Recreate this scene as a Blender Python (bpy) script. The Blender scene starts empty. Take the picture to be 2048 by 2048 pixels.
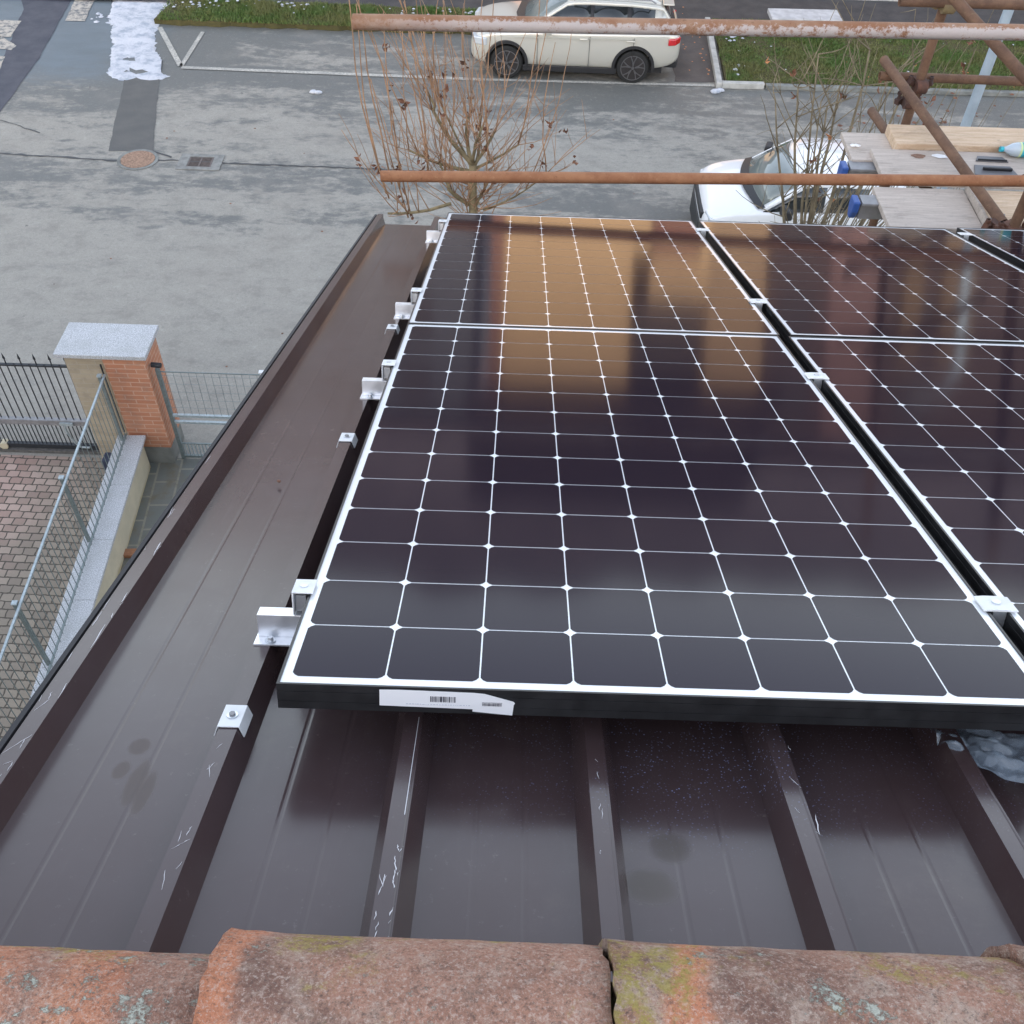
import bpy, bmesh, math, random
from mathutils import Vector, Matrix
random.seed(7)
R = math.radians
C = bpy.context.scene.collection
G = -9.141                    # street level (z = 0 is the first solar cell corner on the roof)
TH = R(21.1)                  # roof pitch
S = bpy.context.scene

# ------------------------------------------------------------------ camera
cam = bpy.data.cameras.new("camera"); co = bpy.data.objects.new("camera", cam); C.objects.link(co)
cam.sensor_fit = 'HORIZONTAL'; cam.sensor_width = 36.0
cam.lens = 36.0 * 2019.67 / 2048.0
cam.clip_start = 0.02; cam.clip_end = 2000
RW = ((0.99948264, 0.02118316, 0.02420178), (0.03194783, -0.74075331, -0.67101705), (0.00371329, 0.67144308, -0.74104683))
m = Matrix(((RW[0][0], -RW[1][0], -RW[2][0], 0.2854), (RW[0][1], -RW[1][1], -RW[2][1], -0.7420), (RW[0][2], -RW[1][2], -RW[2][2], 1.1590), (0, 0, 0, 1)))
co.matrix_world = m
S.camera = co

# ------------------------------------------------------------------ sky and sun
SUN_EL, SUN_AZ = R(15), R(194)      # low winter sun behind the camera
w = bpy.data.worlds.new("World"); S.world = w; w.use_nodes = True
nt = w.node_tree; nt.nodes.clear()
sk = nt.nodes.new('ShaderNodeTexSky'); sk.sky_type = 'NISHITA'; sk.sun_disc = False
sk.sun_elevation = SUN_EL; sk.sun_rotation = SUN_AZ; sk.air_density = 1.0; sk.dust_density = 0.6; sk.ozone_density = 1.0
hs = nt.nodes.new('ShaderNodeHueSaturation'); hs.inputs['Saturation'].default_value = 0.68
bg = nt.nodes.new('ShaderNodeBackground'); bg.inputs['Strength'].default_value = 0.15
wo = nt.nodes.new('ShaderNodeOutputWorld')
nt.links.new(sk.outputs[0], hs.inputs['Color']); tn = nt.nodes.new('ShaderNodeMix'); tn.data_type = 'RGBA'; tn.blend_type = 'MULTIPLY'; tn.inputs[0].default_value = 1; tn.inputs[7].default_value = (1.09, .985, .905, 1)
nt.links.new(hs.outputs[0], tn.inputs[6]); nt.links.new(tn.outputs[2], bg.inputs[0]); nt.links.new(bg.outputs[0], wo.inputs[0])
sl = bpy.data.lights.new("sun", 'SUN'); sl.energy = 2.0; sl.angle = R(0.55); sl.color = (1.0, 0.92, 0.82)
so = bpy.data.objects.new("sun", sl); C.objects.link(so)
sd = Vector((math.sin(SUN_AZ) * math.cos(SUN_EL), math.cos(SUN_AZ) * math.cos(SUN_EL), math.sin(SUN_EL)))
so.rotation_euler = sd.to_track_quat('Z', 'Y').to_euler()
S.view_settings.view_transform = 'Standard'; S.view_settings.look = 'None'
S.view_settings.exposure = 2.3; S.view_settings.gamma = 1.0
S.render.engine = 'CYCLES'
S.cycles.use_denoising = True
S.cycles.max_bounces = 8

# ------------------------------------------------------------------ node helpers
class NM:
    def __init__(s, name):
        s.m = bpy.data.materials.new(name); s.m.use_nodes = True; s.t = s.m.node_tree
        s.b = s.t.nodes['Principled BSDF']; s.tc = None
    def n(s, kind, **kw):
        nd = s.t.nodes.new(kind)
        for k, v in kw.items(): setattr(nd, k, v)
        return nd
    def link(s, a, b): s.t.links.new(a, b)
    def setin(s, nd, name, v):
        if hasattr(v, 'is_output') or isinstance(v, bpy.types.NodeSocket): s.link(v, nd.inputs[name])
        else: nd.inputs[name].default_value = v
    def co(s, scale=(1, 1, 1), rot=0.0, loc=(0, 0, 0)):
        if s.tc is None: s.tc = s.n('ShaderNodeTexCoord')
        mp = s.n('ShaderNodeMapping'); mp.inputs['Scale'].default_value = scale; mp.inputs['Rotation'].default_value = (0, 0, rot); mp.inputs['Location'].default_value = loc
        s.link(s.tc.outputs['Object'], mp.inputs['Vector']); return mp.outputs[0]
    def noise(s, scale, detail=4, rough=0.55, vec=None, dist=0.0):
        nd = s.n('ShaderNodeTexNoise'); nd.inputs['Scale'].default_value = scale; nd.inputs['Detail'].default_value = detail
        nd.inputs['Roughness'].default_value = rough; nd.inputs['Distortion'].default_value = dist
        s.link(vec if vec is not None else s.co(), nd.inputs['Vector']); return nd.outputs['Fac']
    def voro(s, scale, vec=None, feature='F1', out='Distance'):
        nd = s.n('ShaderNodeTexVoronoi', feature=feature); nd.inputs['Scale'].default_value = scale
        s.link(vec if vec is not None else s.co(), nd.inputs['Vector']); return nd.outputs[out]
    def ramp(s, fac, a, b):
        nd = s.n('ShaderNodeMapRange', clamp=True, interpolation_type='SMOOTHSTEP'); s.link(fac, nd.inputs['Value'])
        nd.inputs['From Min'].default_value = a; nd.inputs['From Max'].default_value = b; return nd.outputs[0]
    def mix(s, fac, a, b):
        nd = s.n('ShaderNodeMix', data_type='RGBA')
        if isinstance(fac, (int, float)): nd.inputs[0].default_value = fac
        else: s.link(fac, nd.inputs[0])
        for i, v in ((6, a), (7, b)):
            if isinstance(v, tuple): nd.inputs[i].default_value = (*v[:3], 1)
            else: s.link(v, nd.inputs[i])
        return nd.outputs[2]
    def math(s, op, a, b=0.0, clamp=False):
        nd = s.n('ShaderNodeMath', operation=op, use_clamp=clamp)
        for i, v in enumerate((a, b)):
            if isinstance(v, (int, float)): nd.inputs[i].default_value = v
            else: s.link(v, nd.inputs[i])
        return nd.outputs[0]
    def xyz(s):
        nd = s.n('ShaderNodeSeparateXYZ'); s.link(s.co(), nd.inputs[0]); return nd.outputs
    def color(s, c):
        if isinstance(c, tuple): s.b.inputs['Base Color'].default_value = (*c[:3], 1)
        else: s.link(c, s.b.inputs['Base Color'])
        return s
    def rough(s, r):
        if isinstance(r, (int, float)): s.b.inputs['Roughness'].default_value = r
        else: s.link(r, s.b.inputs['Roughness'])
        return s
    def metal(s, v): s.b.inputs['Metallic'].default_value = v; return s
    def coat(s, v, r=0.05): s.b.inputs['Coat Weight'].default_value = v; s.b.inputs['Coat Roughness'].default_value = r; return s
    def spec(s, v): s.b.inputs['Specular IOR Level'].default_value = v; return s
    def bump(s, h, strength=0.3, dist=0.01):
        nd = s.n('ShaderNodeBump'); nd.inputs['Strength'].default_value = strength; nd.inputs['Distance'].default_value = dist
        s.link(h, nd.inputs['Height']); s.link(nd.outputs[0], s.b.inputs['Normal']); return s

def simple(name, col, rough=0.5, metal=0.0, var=0.0, scale=8, coat=0.0, bump=0.0, spec=0.5):
    x = NM(name)
    if var > 0:
        f = x.noise(scale, 5)
        x.color(x.mix(x.ramp(f, .3, .7), tuple(c * (1 - var) for c in col), tuple(min(1, c * (1 + var)) for c in col)))
        x.rough(x.math('ADD', x.math('MULTIPLY', f, .25), rough - .12, True))
    else:
        x.color(col).rough(rough)
    x.metal(metal).spec(spec)
    if coat: x.coat(coat)
    if bump: x.bump(x.noise(scale * 6, 4), bump, .004)
    return x.m

M = {}
# --- asphalt street: dry pale areas, damp dark areas with an uneven edge
x = NM('asphalt')
px_, py_, pz_ = x.xyz()
n1 = x.noise(.55, 6, .62, x.co((.38, 1.3, 1)), .7)
n2 = x.noise(1.5, 7, .68, x.co((.5, 1.5, 1)), .5)
n3 = x.noise(5.5, 6, .72, x.co((.7, 1.2, 1))); grain = x.noise(42, 4, .85); fine = x.voro(90)
zr = x.n('ShaderNodeValToRGB'); x.link(x.math('DIVIDE', py_, 30.0), zr.inputs[0]); el_ = zr.color_ramp.elements
while len(el_) > 1: el_.remove(el_[-1])
el_[0].position = 0; el_[0].color = (.30, .30, .30, 1)
for yv, val in ((9, .34), (13.5, .25), (15.2, .28), (15.9, .60), (16.6, .52), (17.5, .55), (18.1, .30), (19.0, .44), (19.9, .58), (20.6, .70), (21.5, .86), (22.1, .66), (23.2, .62), (24.0, .85), (27, .8)):
    e = el_.new(yv / 30.0); e.color = (val, val, val, 1)
leftw = x.ramp(x.math('ADD', px_, x.math('MULTIPLY', x.math('SUBTRACT', n1, .5), 3.0)), -5.6, -7.0)
d = x.math('ADD', zr.outputs[0], x.math('ADD', x.math('MULTIPLY', x.math('SUBTRACT', n1, .5), 1.5), x.math('ADD', x.math('MULTIPLY', x.math('SUBTRACT', n2, .5), 1.5), x.math('MULTIPLY', x.math('SUBTRACT', n3, .5), 1.3))))
bayx = x.math('MULTIPLY', x.ramp(py_, 21.3, 21.9), leftw)
d = x.math('ADD', d, x.math('MULTIPLY', bayx, .35))
quiet = x.ramp(py_, 15.5, 14.2)
wet = x.math('MULTIPLY', x.ramp(d, .36, .78), x.math('SUBTRACT', 1.0, x.math('MULTIPLY', quiet, .72)))
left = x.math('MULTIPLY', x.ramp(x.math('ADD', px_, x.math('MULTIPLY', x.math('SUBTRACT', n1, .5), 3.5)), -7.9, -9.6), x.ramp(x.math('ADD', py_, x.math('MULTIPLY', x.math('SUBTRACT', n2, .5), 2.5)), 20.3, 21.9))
dry = x.mix(grain, (.18, .168, .147), (.48, .455, .40))
mm = x.noise(2.4, 7, .75, x.co((.8, 1.1, 1), 0, (3, 7, 0)))
dry = x.mix(x.math('MULTIPLY', x.ramp(mm, .46, .68), .45), dry, (.19, .178, .158))
dry = x.mix(x.math('MULTIPLY', x.ramp(mm, .44, .30), .35), dry, (.46, .435, .385))
wetc = x.mix(grain, (.092, .094, .088), (.20, .20, .185))
c = x.mix(wet, dry, wetc)
g2 = x.noise(15, 5, .8)
c = x.mix(x.math('MULTIPLY', x.ramp(g2, .56, .72), .38), c, (.12, .118, .11))
c = x.mix(x.math('MULTIPLY', x.ramp(g2, .44, .30), .30), c, (.46, .45, .42))
c = x.mix(x.math('MULTIPLY', x.ramp(x.noise(.8, 5, .6, x.co((1, 1, 1), 0, (5, 3, 0))), .52, .72), .25), c, (.30, .275, .24))
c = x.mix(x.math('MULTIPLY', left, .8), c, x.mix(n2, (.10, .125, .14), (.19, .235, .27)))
c = x.mix(x.math('MULTIPLY', x.ramp(x.noise(2.6, 4, .75, x.co((1, 1, 1), 0, (9, 3, 0))), .70, .76), .7), c, (.07, .07, .068))
x.color(c)
x.rough(x.math('SUBTRACT', .9, x.math('MULTIPLY', x.math('ADD', wet, left, True), .35)))
x.bump(x.math('ADD', grain, x.math('MULTIPLY', fine, .5)), .6, .007)
M['asphalt'] = x.m
def asph(name, a, b, r=.8):
    x = NM(name); g = x.noise(85, 3, .8); n = x.noise(2.2, 6, .65)
    x.color(x.mix(x.ramp(n, .3, .7), x.mix(g, tuple(v * .7 for v in a), a), x.mix(g, tuple(v * .7 for v in b), b))).rough(r)
    x.bump(g, .5, .006); return x.m
M['dark_asphalt'] = asph('dark_asphalt', (.068, .072, .092), (.105, .105, .125), .75)
M['patch_asphalt'] = asph('patch_asphalt', (.125, .125, .12), (.155, .15, .14), .85)
M['footway'] = asph('footway', (.05, .048, .05), (.085, .08, .078), .8)
M['bay'] = asph('bay', (.085, .075, .07), (.13, .11, .1), .8)
M['tar'] = simple('tar', (.045, .047, .05), .5)
# --- paving blocks of the drive
x = NM('paving_blocks')
wv = x.noise(11, 2, .5)
vadd = x.n('ShaderNodeVectorMath', operation='ADD')
vs = x.n('ShaderNodeCombineXYZ'); x.link(x.math('MULTIPLY', x.math('SUBTRACT', wv, .5), .035), vs.inputs[0]); x.link(x.math('MULTIPLY', x.math('SUBTRACT', x.noise(14, 2, .5, x.co((1, 1, 1), 0, (3, 1, 0))), .5), .035), vs.inputs[1])
x.link(x.co((1, 1, 1), .03), vadd.inputs[0]); x.link(vs.outputs[0], vadd.inputs[1])
bt = x.n('ShaderNodeTexBrick'); x.link(vadd.outputs[0], bt.inputs['Vector'])
bt.offset = .5; bt.inputs['Scale'].default_value = 1; bt.inputs['Brick Width'].default_value = .165; bt.inputs['Row Height'].default_value = .125
bt.inputs['Mortar Size'].default_value = .0095; bt.inputs['Mortar Smooth'].default_value = .25; bt.inputs['Bias'].default_value = 0
px_, py_, _ = x.xyz()
pn = x.noise(1.6, 5, .6)
pk = x.ramp(x.math('ADD', px_, x.math('ADD', x.math('MULTIPLY', x.math('SUBTRACT', py_, 9.4), -.28), x.math('MULTIPLY', pn, 1.6))), -4.4, -5.9)
ca = x.mix(pk, (.36, .305, .24), (.60, .43, .36)); cb = x.mix(pk, (.26, .22, .175), (.38, .245, .20))
x.link(ca, bt.inputs['Color1']); x.link(cb, bt.inputs['Color2']); bt.inputs['Mortar'].default_value = (.075, .065, .05, 1)
x.color(x.mix(x.math('MULTIPLY', x.noise(60, 4, .8), .45), bt.outputs['Color'], (.12, .10, .085)))
x.rough(.8).bump(x.math('SUBTRACT', 1.0, bt.outputs['Fac']), .8, .012)
M['paving_blocks'] = x.m
# --- slate flagstones
x = NM('flagstones')
bt = x.n('ShaderNodeTexBrick'); x.link(x.co((1, 1, 1), R(86)), bt.inputs['Vector']); bt.offset = .37; bt.squash = 1.5; bt.squash_frequency = 3
bt.inputs['Scale'].default_value = 1; bt.inputs['Brick Width'].default_value = .44; bt.inputs['Row Height'].default_value = .31
bt.inputs['Mortar Size'].default_value = .017; bt.inputs['Mortar Smooth'].default_value = .3
bt.inputs['Color1'].default_value = (.13, .15, .145, 1); bt.inputs['Color2'].default_value = (.19, .195, .175, 1); bt.inputs['Mortar'].default_value = (.30, .285, .23, 1)
c = x.mix(x.ramp(x.noise(3.5, 5, .65), .45, .7), bt.outputs['Color'], (.17, .145, .10))
x.color(x.mix(x.math('MULTIPLY', x.noise(40, 4, .8), .4), c, (.09, .10, .09))).rough(.55).bump(x.noise(18, 5), .4, .01)
M['flagstones'] = x.m
# --- granite coping
x = NM('granite')
g = x.noise(75, 3, .9); n = x.noise(3, 5, .6)
c = x.mix(x.ramp(g, .42, .58), (.30, .31, .32), (.64, .65, .67))
x.color(x.mix(x.math('MULTIPLY', x.ramp(n, .45, .75), .5), c, (.36, .37, .36))).rough(.7)
M['granite'] = x.m
# --- cream plaster with damp stains
x = NM('cream_plaster')
px_, py_, pz_ = x.xyz()
n = x.noise(2.5, 6, .65); low = x.ramp(x.math('ADD', pz_, x.math('MULTIPLY', n, .3)), .28, .12)
c = x.mix(x.ramp(n, .35, .7), (.62, .55, .40), (.52, .47, .345))
c = x.mix(x.math('MULTIPLY', low, .8), c, (.30, .235, .12))
x.color(c).rough(.9).bump(x.noise(90, 4), .3, .004)
M['cream_plaster'] = x.m
def brick(name, a, b, mo, bw=.245, rh=.065, ms=.008):
    x = NM(name)
    tcn = x.n('ShaderNodeTexCoord'); sp = x.n('ShaderNodeSeparateXYZ'); x.link(tcn.outputs['Object'], sp.inputs[0])
    cb = x.n('ShaderNodeCombineXYZ'); x.link(x.math('ADD', sp.outputs[0], sp.outputs[1]), cb.inputs[0]); x.link(sp.outputs[2], cb.inputs[1])
    bt = x.n('ShaderNodeTexBrick'); x.link(cb.outputs[0], bt.inputs['Vector']); bt.offset = .5
    bt.inputs['Scale'].default_value = 1; bt.inputs['Brick Width'].default_value = bw; bt.inputs['Row Height'].default_value = rh
    bt.inputs['Mortar Size'].default_value = ms; bt.inputs['Color1'].default_value = (*a, 1); bt.inputs['Color2'].default_value = (*b, 1); bt.inputs['Mortar'].default_value = (*mo, 1)
    x.color(x.mix(x.math('MULTIPLY', x.noise(25, 4, .7), .35), bt.outputs['Color'], tuple(v * .65 for v in a))).rough(.85)
    c1 = x.b.inputs['Base Color'].links[0].from_socket
    x.color(x.mix(x.math('MULTIPLY', x.ramp(x.noise(4.5, 7, .72), .48, .72), .55), c1, tuple(v * .5 for v in mo)))
    x.bump(x.math('SUBTRACT', 1.0, bt.outputs['Fac']), .6, .008); return x.m
M['orange_brick'] = brick('orange_brick', (.52, .215, .12), (.62, .29, .17), (.66, .43, .32), .26, .075, .007)
M['yellow_brick'] = brick('yellow_brick', (.40, .335, .24), (.48, .40, .29), (.46, .40, .32), .24, .08, .006)
M['brown_brick'] = brick('brown_brick', (.16, .085, .06), (.12, .07, .05), (.10, .07, .06))
# --- roof sheet: dark brown coated steel, satin, dusty and scratched
x = NM('brown_roof_sheet')
px_, py_, pz_ = x.xyz()
d1_ = x.noise(2.2, 5, .6); d2 = x.noise(220, 2, .7); d3 = x.noise(14, 5, .65)
spk = x.math('MULTIPLY', x.ramp(x.voro(210), .34, .12), x.ramp(x.noise(150, 3, .8), .46, .58))
zone = x.math('MULTIPLY', x.ramp(x.math('ABSOLUTE', x.math('SUBTRACT', py_, .03)), .24, .04), x.math('ADD', x.ramp(x.math('ABSOLUTE', x.math('SUBTRACT', px_, .57)), .19, .03), x.math('MULTIPLY', x.ramp(px_, .0, .3), .3), True))
def ell(cx, cy, rx, ry, soft=.55):
    a = x.math('DIVIDE', x.math('SUBTRACT', px_, cx), rx); b = x.math('DIVIDE', x.math('SUBTRACT', py_, cy), ry)
    d = x.math('ADD', x.math('ADD', x.math('MULTIPLY', a, a), x.math('MULTIPLY', b, b)), x.math('MULTIPLY', x.math('SUBTRACT', d3, .5), 1.6))
    return x.ramp(d, 1.0 + soft * .3, 1.0 - soft)
sm = ell(-.195, -.085, .014, .05)
for q in ((-.214, -.012, .016, .02), (-.222, -.06, .012, .02), (-.178, -.10, .012, .045), (.447 - .0, -.2, .0, .0)):
    if q[2] > 0: sm = x.math('MAXIMUM', sm, ell(*q))
sm2 = x.math('MAXIMUM', ell(.50, -.17, .03, .028, .9), ell(.47, -.235, .036, .032, .9))
c = x.mix(x.ramp(d1_, .35, .7), (.054, .033, .033), (.066, .046, .048))
stn = x.noise(16, 6, .7, x.co((1, .16, 1)), .3); blo = x.noise(5.5, 7, .72)
c = x.mix(x.math('MULTIPLY', x.ramp(stn, .52, .75), .35), c, (.088, .064, .062))
c = x.mix(x.math('MULTIPLY', x.ramp(blo, .55, .72), .30), c, (.10, .075, .065))
c = x.mix(x.math('MULTIPLY', x.ramp(x.noise(70, 4, .8), .62, .74), .35), c, (.16, .13, .12))
c = x.mix(x.math('MULTIPLY', sm, .6), c, (.085, .068, .06))
c = x.mix(x.math('MULTIPLY', sm2, .55), c, (.07, .058, .045))
c = x.mix(x.math('MULTIPLY', x.math('MULTIPLY', spk, zone), x.ramp(x.noise(9, 3), .34, .55)), c, (.26, .29, .50))
x.color(c)
x.rough(x.math('ADD', x.math('ADD', .15, x.math('MULTIPLY', d3, .09)), x.math('MULTIPLY', x.math('MAXIMUM', sm, sm2), .25)))
x.spec(.44).bump(x.math('ADD', x.math('MULTIPLY', d2, .35), d1_), .06, .001)
M['roof_sheet'] = x.m
M['black_trim'] = simple('black_trim', (.012, .012, .016), .6)
M['scratch'] = simple('bare_scratch', (.62, .6, .62), .5)
# --- old clay ridge tile with lichen
def clay(name, seed, streaks, pink, lichen, mossy):
    x = NM(name)
    v = x.co((1, 1, 1), 0, (seed * 3.1, seed * 1.7, seed * .9)); px, py, pz = x.xyz()
    a = x.noise(9, 6, .65, v, .4); b = x.noise(24, 6, .75, v); cN = x.noise(85, 5, .8, v); dN = x.noise(260, 3, .8, v)
    base = x.mix(x.ramp(a, .34, .62), (.19, .10, .072), (.36, .185, .125))
    base = x.mix(x.math('MULTIPLY', x.ramp(b, .46, .66), pink), base, (.40, .30, .235))
    wob_ = x.math('MULTIPLY', x.math('SUBTRACT', x.noise(7, 5, .65, v), .5), .10)
    for sx, sw, st_ in streaks:
        m_ = x.ramp(x.math('ABSOLUTE', x.math('ADD', x.math('SUBTRACT', px, sx), x.math('ADD', wob_, x.math('MULTIPLY', pz, .12)))), sw, sw * .35)
        base = x.mix(x.math('MULTIPLY', m_, st_), base, x.mix(b, (.40, .13, .065), (.62, .26, .13)))
    base = x.mix(x.math('MULTIPLY', x.ramp(cN, .45, .31), .65), base, (.09, .062, .05))
    base = x.mix(x.math('MULTIPLY', x.ramp(cN, .53, .70), .65), base, (.42, .33, .27))
    base = x.mix(x.math('MULTIPLY', x.ramp(dN, .52, .66), .5), base, (.58, .48, .41))
    gN = x.noise(150, 4, .85, x.co((1, 1, 1), 0, (seed, 8, 1)))
    base = x.mix(x.math('MULTIPLY', x.ramp(gN, .55, .68), .5), base, (.50, .40, .33)); base = x.mix(x.math('MULTIPLY', x.ramp(gN, .46, .34), .55), base, (.08, .055, .045))
    base = x.mix(x.math('MULTIPLY', x.ramp(dN, .46, .32), .6), base, (.09, .065, .055))
    mo = x.ramp(x.math('SUBTRACT', x.noise(8, 5, .7, x.co((1, 1, 1), 0, (seed + 4, 1, 2))), x.math('MULTIPLY', pz, .9)), .50 - mossy, .60 - mossy)
    mo = x.math('MULTIPLY', mo, x.ramp(cN, .40, .58))
    base = x.mix(x.math('MULTIPLY', mo, .85), base, x.mix(dN, (.15, .125, .03), (.44, .35, .07)))
    li = x.math('MULTIPLY', x.ramp(x.noise(15, 7, .78, x.co((1, 1, 1), 0, (seed + 9, 5, 2))), .62 - lichen, .655 - lichen), x.ramp(cN, .40, .52))
    base = x.mix(x.math('MULTIPLY', li, .9), base, x.mix(dN, (.30, .32, .26), (.55, .57, .49)))
    x.color(base).rough(.9).bump(x.math('ADD', cN, x.math('ADD', x.math('ADD', b, dN), x.math('MULTIPLY', li, .8))), .9, .0032)
    return x.m
M['clay'] = [clay('clay_lichen', 1.3, ((-.02, .08, .8), (.10, .05, .7)), .5, .075, .075), clay('clay_pink', 2.6, ((-.150, .028, .9), (-.165, .05, .35)), .5, .0, .045),
             clay('clay_beige', 4.4, ((-.118, .026, .9),), .8, .02, .075), clay('clay_brown', 6.1, ((.1, .04, .5),), .6, .01, -.02)]
M['mortar'] = simple('mortar', (.13, .10, .05), .95, var=.3, scale=20)
# --- solar panel
x = NM('silicon_cell'); n = x.noise(1.3, 3, .5); dn = x.noise(160, 3, .7)
x.color(x.mix(x.ramp(dn, .7, .82), (.0105, .0075, .0165), (.05, .045, .05))).rough(x.math('ADD', .075, x.math('MULTIPLY', n, .05)))
x.b.inputs['IOR'].default_value = 1.20; x.b.inputs['Specular Tint'].default_value = (.95, .80, .95, 1); x.bump(x.noise(3, 2, .4), .03, .003)
M['cell'] = x.m
x = NM('white_backsheet'); x.color((.80, .82, .84)).rough(.1); M['backsheet'] = x.m
M['black_anodised'] = simple('black_anodised', (.018, .018, .019), .36, 0, .25, 30)
M['silver_edge'] = simple('silver_edge', (.55, .6, .66), .3, .6)
M['aluminium'] = simple('aluminium', (.78, .80, .83), .34, .75, .05, 40)
M['zinc'] = simple('zinc', (.62, .65, .68), .35, .8)
M['white_metal'] = simple('white_metal', (.72, .73, .74), .45, 0, .06, 30)
M['dark_recess'] = simple('dark_recess', (.05, .06, .08), .5)
M['sticker'] = simple('sticker', (.85, .85, .86), .5)
M['print'] = simple('label_print', (.03, .03, .05), .6)
# --- rust
def rust(name, a, b, c_, paint=0.0, pc=(.66, .55, .5)):
    x = NM(name); v = x.co()
    n = x.noise(7, 6, .65, v); f = x.noise(60, 5, .75, v); p = x.noise(4.5, 6, .7, x.co((.35, 1, 1)), .5)
    col = x.mix(x.ramp(n, .35, .65), a, b); col = x.mix(x.math('MULTIPLY', x.ramp(f, .55, .75), .7), col, c_)
    col = x.mix(x.math('MULTIPLY', x.ramp(f, .42, .3), .5), col, tuple(q * .45 for q in a))
    if paint:
        _, py, pz = x.xyz()
        px, _, _ = x.xyz(); sp = x.n('ShaderNodeSeparateXYZ'); x.link(x.tc.outputs['Normal'], sp.inputs[0])
        side = x.ramp(x.math('ADD', x.math('MULTIPLY', sp.outputs[2], -1.0), x.math('MULTIPLY', x.math('SUBTRACT', x.math('ADD', p, f), 1.0), 1.5)), -.80, -.50)
        ends = x.math('MULTIPLY', x.ramp(px, -.45, .30), .92)
        pm = x.math('MULTIPLY', x.math('MULTIPLY', side, ends), x.ramp(x.math('ADD', x.math('MULTIPLY', p, .6), x.math('MULTIPLY', f, .4)), .42, .50))
        col = x.mix(pm, col, x.mix(f, pc, tuple(q * .72 for q in pc)))
    x.color(col).rough(.82).bump(x.math('ADD', n, f), .5, .002); return x.m
M['rust'] = rust('rust', (.25, .10, .045), (.335, .155, .075), (.42, .235, .125))
M['rust_dark'] = rust('rust_dark', (.11, .06, .038), (.18, .10, .06), (.21, .15, .08))
M['rust_paint'] = rust('rust_paint', (.24, .11, .055), (.31, .18, .11), (.42, .30, .22), .32, (.56, .50, .475))
M['rust_clamp'] = rust('rust_clamp', (.06, .035, .03), (.15, .065, .04), (.10, .08, .05))
M['rust_yellow'] = rust('rust_yellow', (.30, .24, .11), (.22, .16, .09), (.42, .36, .2))
# --- wood
def wood(name, a, b, sc=(1.2, 22, 6), stain=.5):
    x = NM(name); g = x.noise(4, 6, .7, x.co(sc), 1.2); st = x.noise(4.2, 6, .7, x.co((.7, 1.6, 1)), .5)
    col = x.mix(x.ramp(g, .35, .68), a, b)
    col = x.mix(x.math('MULTIPLY', x.ramp(st, .50, .68), stain), col, tuple(v * .42 for v in a)); col = x.mix(x.math('MULTIPLY', x.ramp(x.noise(21, 5, .7), .60, .72), .5), col, tuple(v * .5 for v in a))
    x.color(x.mix(x.math('MULTIPLY', x.noise(70, 3, .8), .3), col, tuple(min(1, v * 1.4) for v in b))).rough(.85).bump(g, .3, .003); return x.m
M['plank_grey'] = wood('plank_grey', (.37, .315, .27), (.53, .465, .41), stain=.7)
M['timber'] = wood('timber', (.44, .30, .19), (.64, .50, .36), stain=.5)
M['blue_cap'] = simple('blue_plastic', (.028, .085, .31), .45)
M['steel_grey'] = simple('steel_grey', (.27, .27, .28), .5, .3, .15, 20)
M['slate_plate'] = simple('slate_plate', (.14, .14, .15), .55, .2, .1, 20)
M['galv'] = simple('galvanised', (.40, .46, .48), .5, .35, .15, 30)
M['galv_dark'] = simple('galvanised_grey', (.20, .24, .24), .55, .3, .15, 30)
M['black_iron'] = simple('black_iron', (.022, .026, .032), .55)
M['lamp_paint'] = simple('lamp_paint', (.36, .43, .49), .5, .2, .12, 3)
M['concrete'] = simple('concrete', (.44, .43, .40), .9, 0, .18, 5, bump=.3)
M['concrete_dark'] = simple('concrete_dark', (.21, .215, .20), .85, 0, .25, 4, bump=.3)
M['bench_stone'] = simple('bench_stone', (.50, .49, .49), .85, 0, .14, 6, bump=.3)
x = NM('road_paint'); f = x.noise(24, 6, .75); n = x.noise(2.5, 4, .6)
x.color(x.mix(x.ramp(x.math('ADD', f, x.math('MULTIPLY', n, .35)), .50, .74), (.60, .57, .50), (.34, .33, .30))).rough(.8); M['road_paint'] = x.m
x = NM('worn_paint'); f = x.noise(9, 6, .75)
x.color(x.mix(x.ramp(f, .42, .62), (.50, .45, .38), (.16, .165, .17))).rough(.8); M['worn_paint'] = x.m
M['manhole'] = simple('manhole_rust', (.30, .19, .13), .8, 0, .3, 30, bump=.5)
M['iron'] = simple('cast_iron', (.13, .125, .12), .7, .2, .25, 20)
M['void'] = simple('void', (.01, .01, .01), .9)
x = NM('snow'); n = x.noise(3.2, 7, .72)
x.color(x.mix(x.ramp(n, .44, .66), (.60, .61, .65), (.34, .38, .44))).rough(.75).bump(x.noise(14, 6, .7), .8, .03); x.b.inputs['Subsurface Weight'].default_value = 0.0
M['snow'] = x.m
x = NM('soil'); n = x.noise(6, 6, .7); x.color(x.mix(n, (.05, .045, .02), (.10, .09, .03))).rough(.95).bump(n, .8, .03); M['soil'] = x.m
x = NM('grass_blade'); oi = x.noise(1.1, 5, .6); gv = x.noise(30, 2, .5)
gcol = x.mix(x.ramp(oi, .38, .62), (.085, .155, .032), (.155, .165, .055))
x.color(x.mix(x.ramp(gv, .6, .75), gcol, (.20, .155, .06))).rough(.6); M['grass'] = x.m
M['bark'] = simple('bark', (.22, .175, .10), .9, 0, .35, 12, bump=.4)
M['shoot'] = simple('shoot_bark', (.38, .225, .13), .8, 0, .3, 5)
M['bark2'] = simple('bark_grey', (.215, .175, .115), .9, 0, .3, 9, bump=.4)
M['dead_leaf'] = simple('dead_leaf', (.19, .085, .05), .8, 0, .5, 14)
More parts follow.
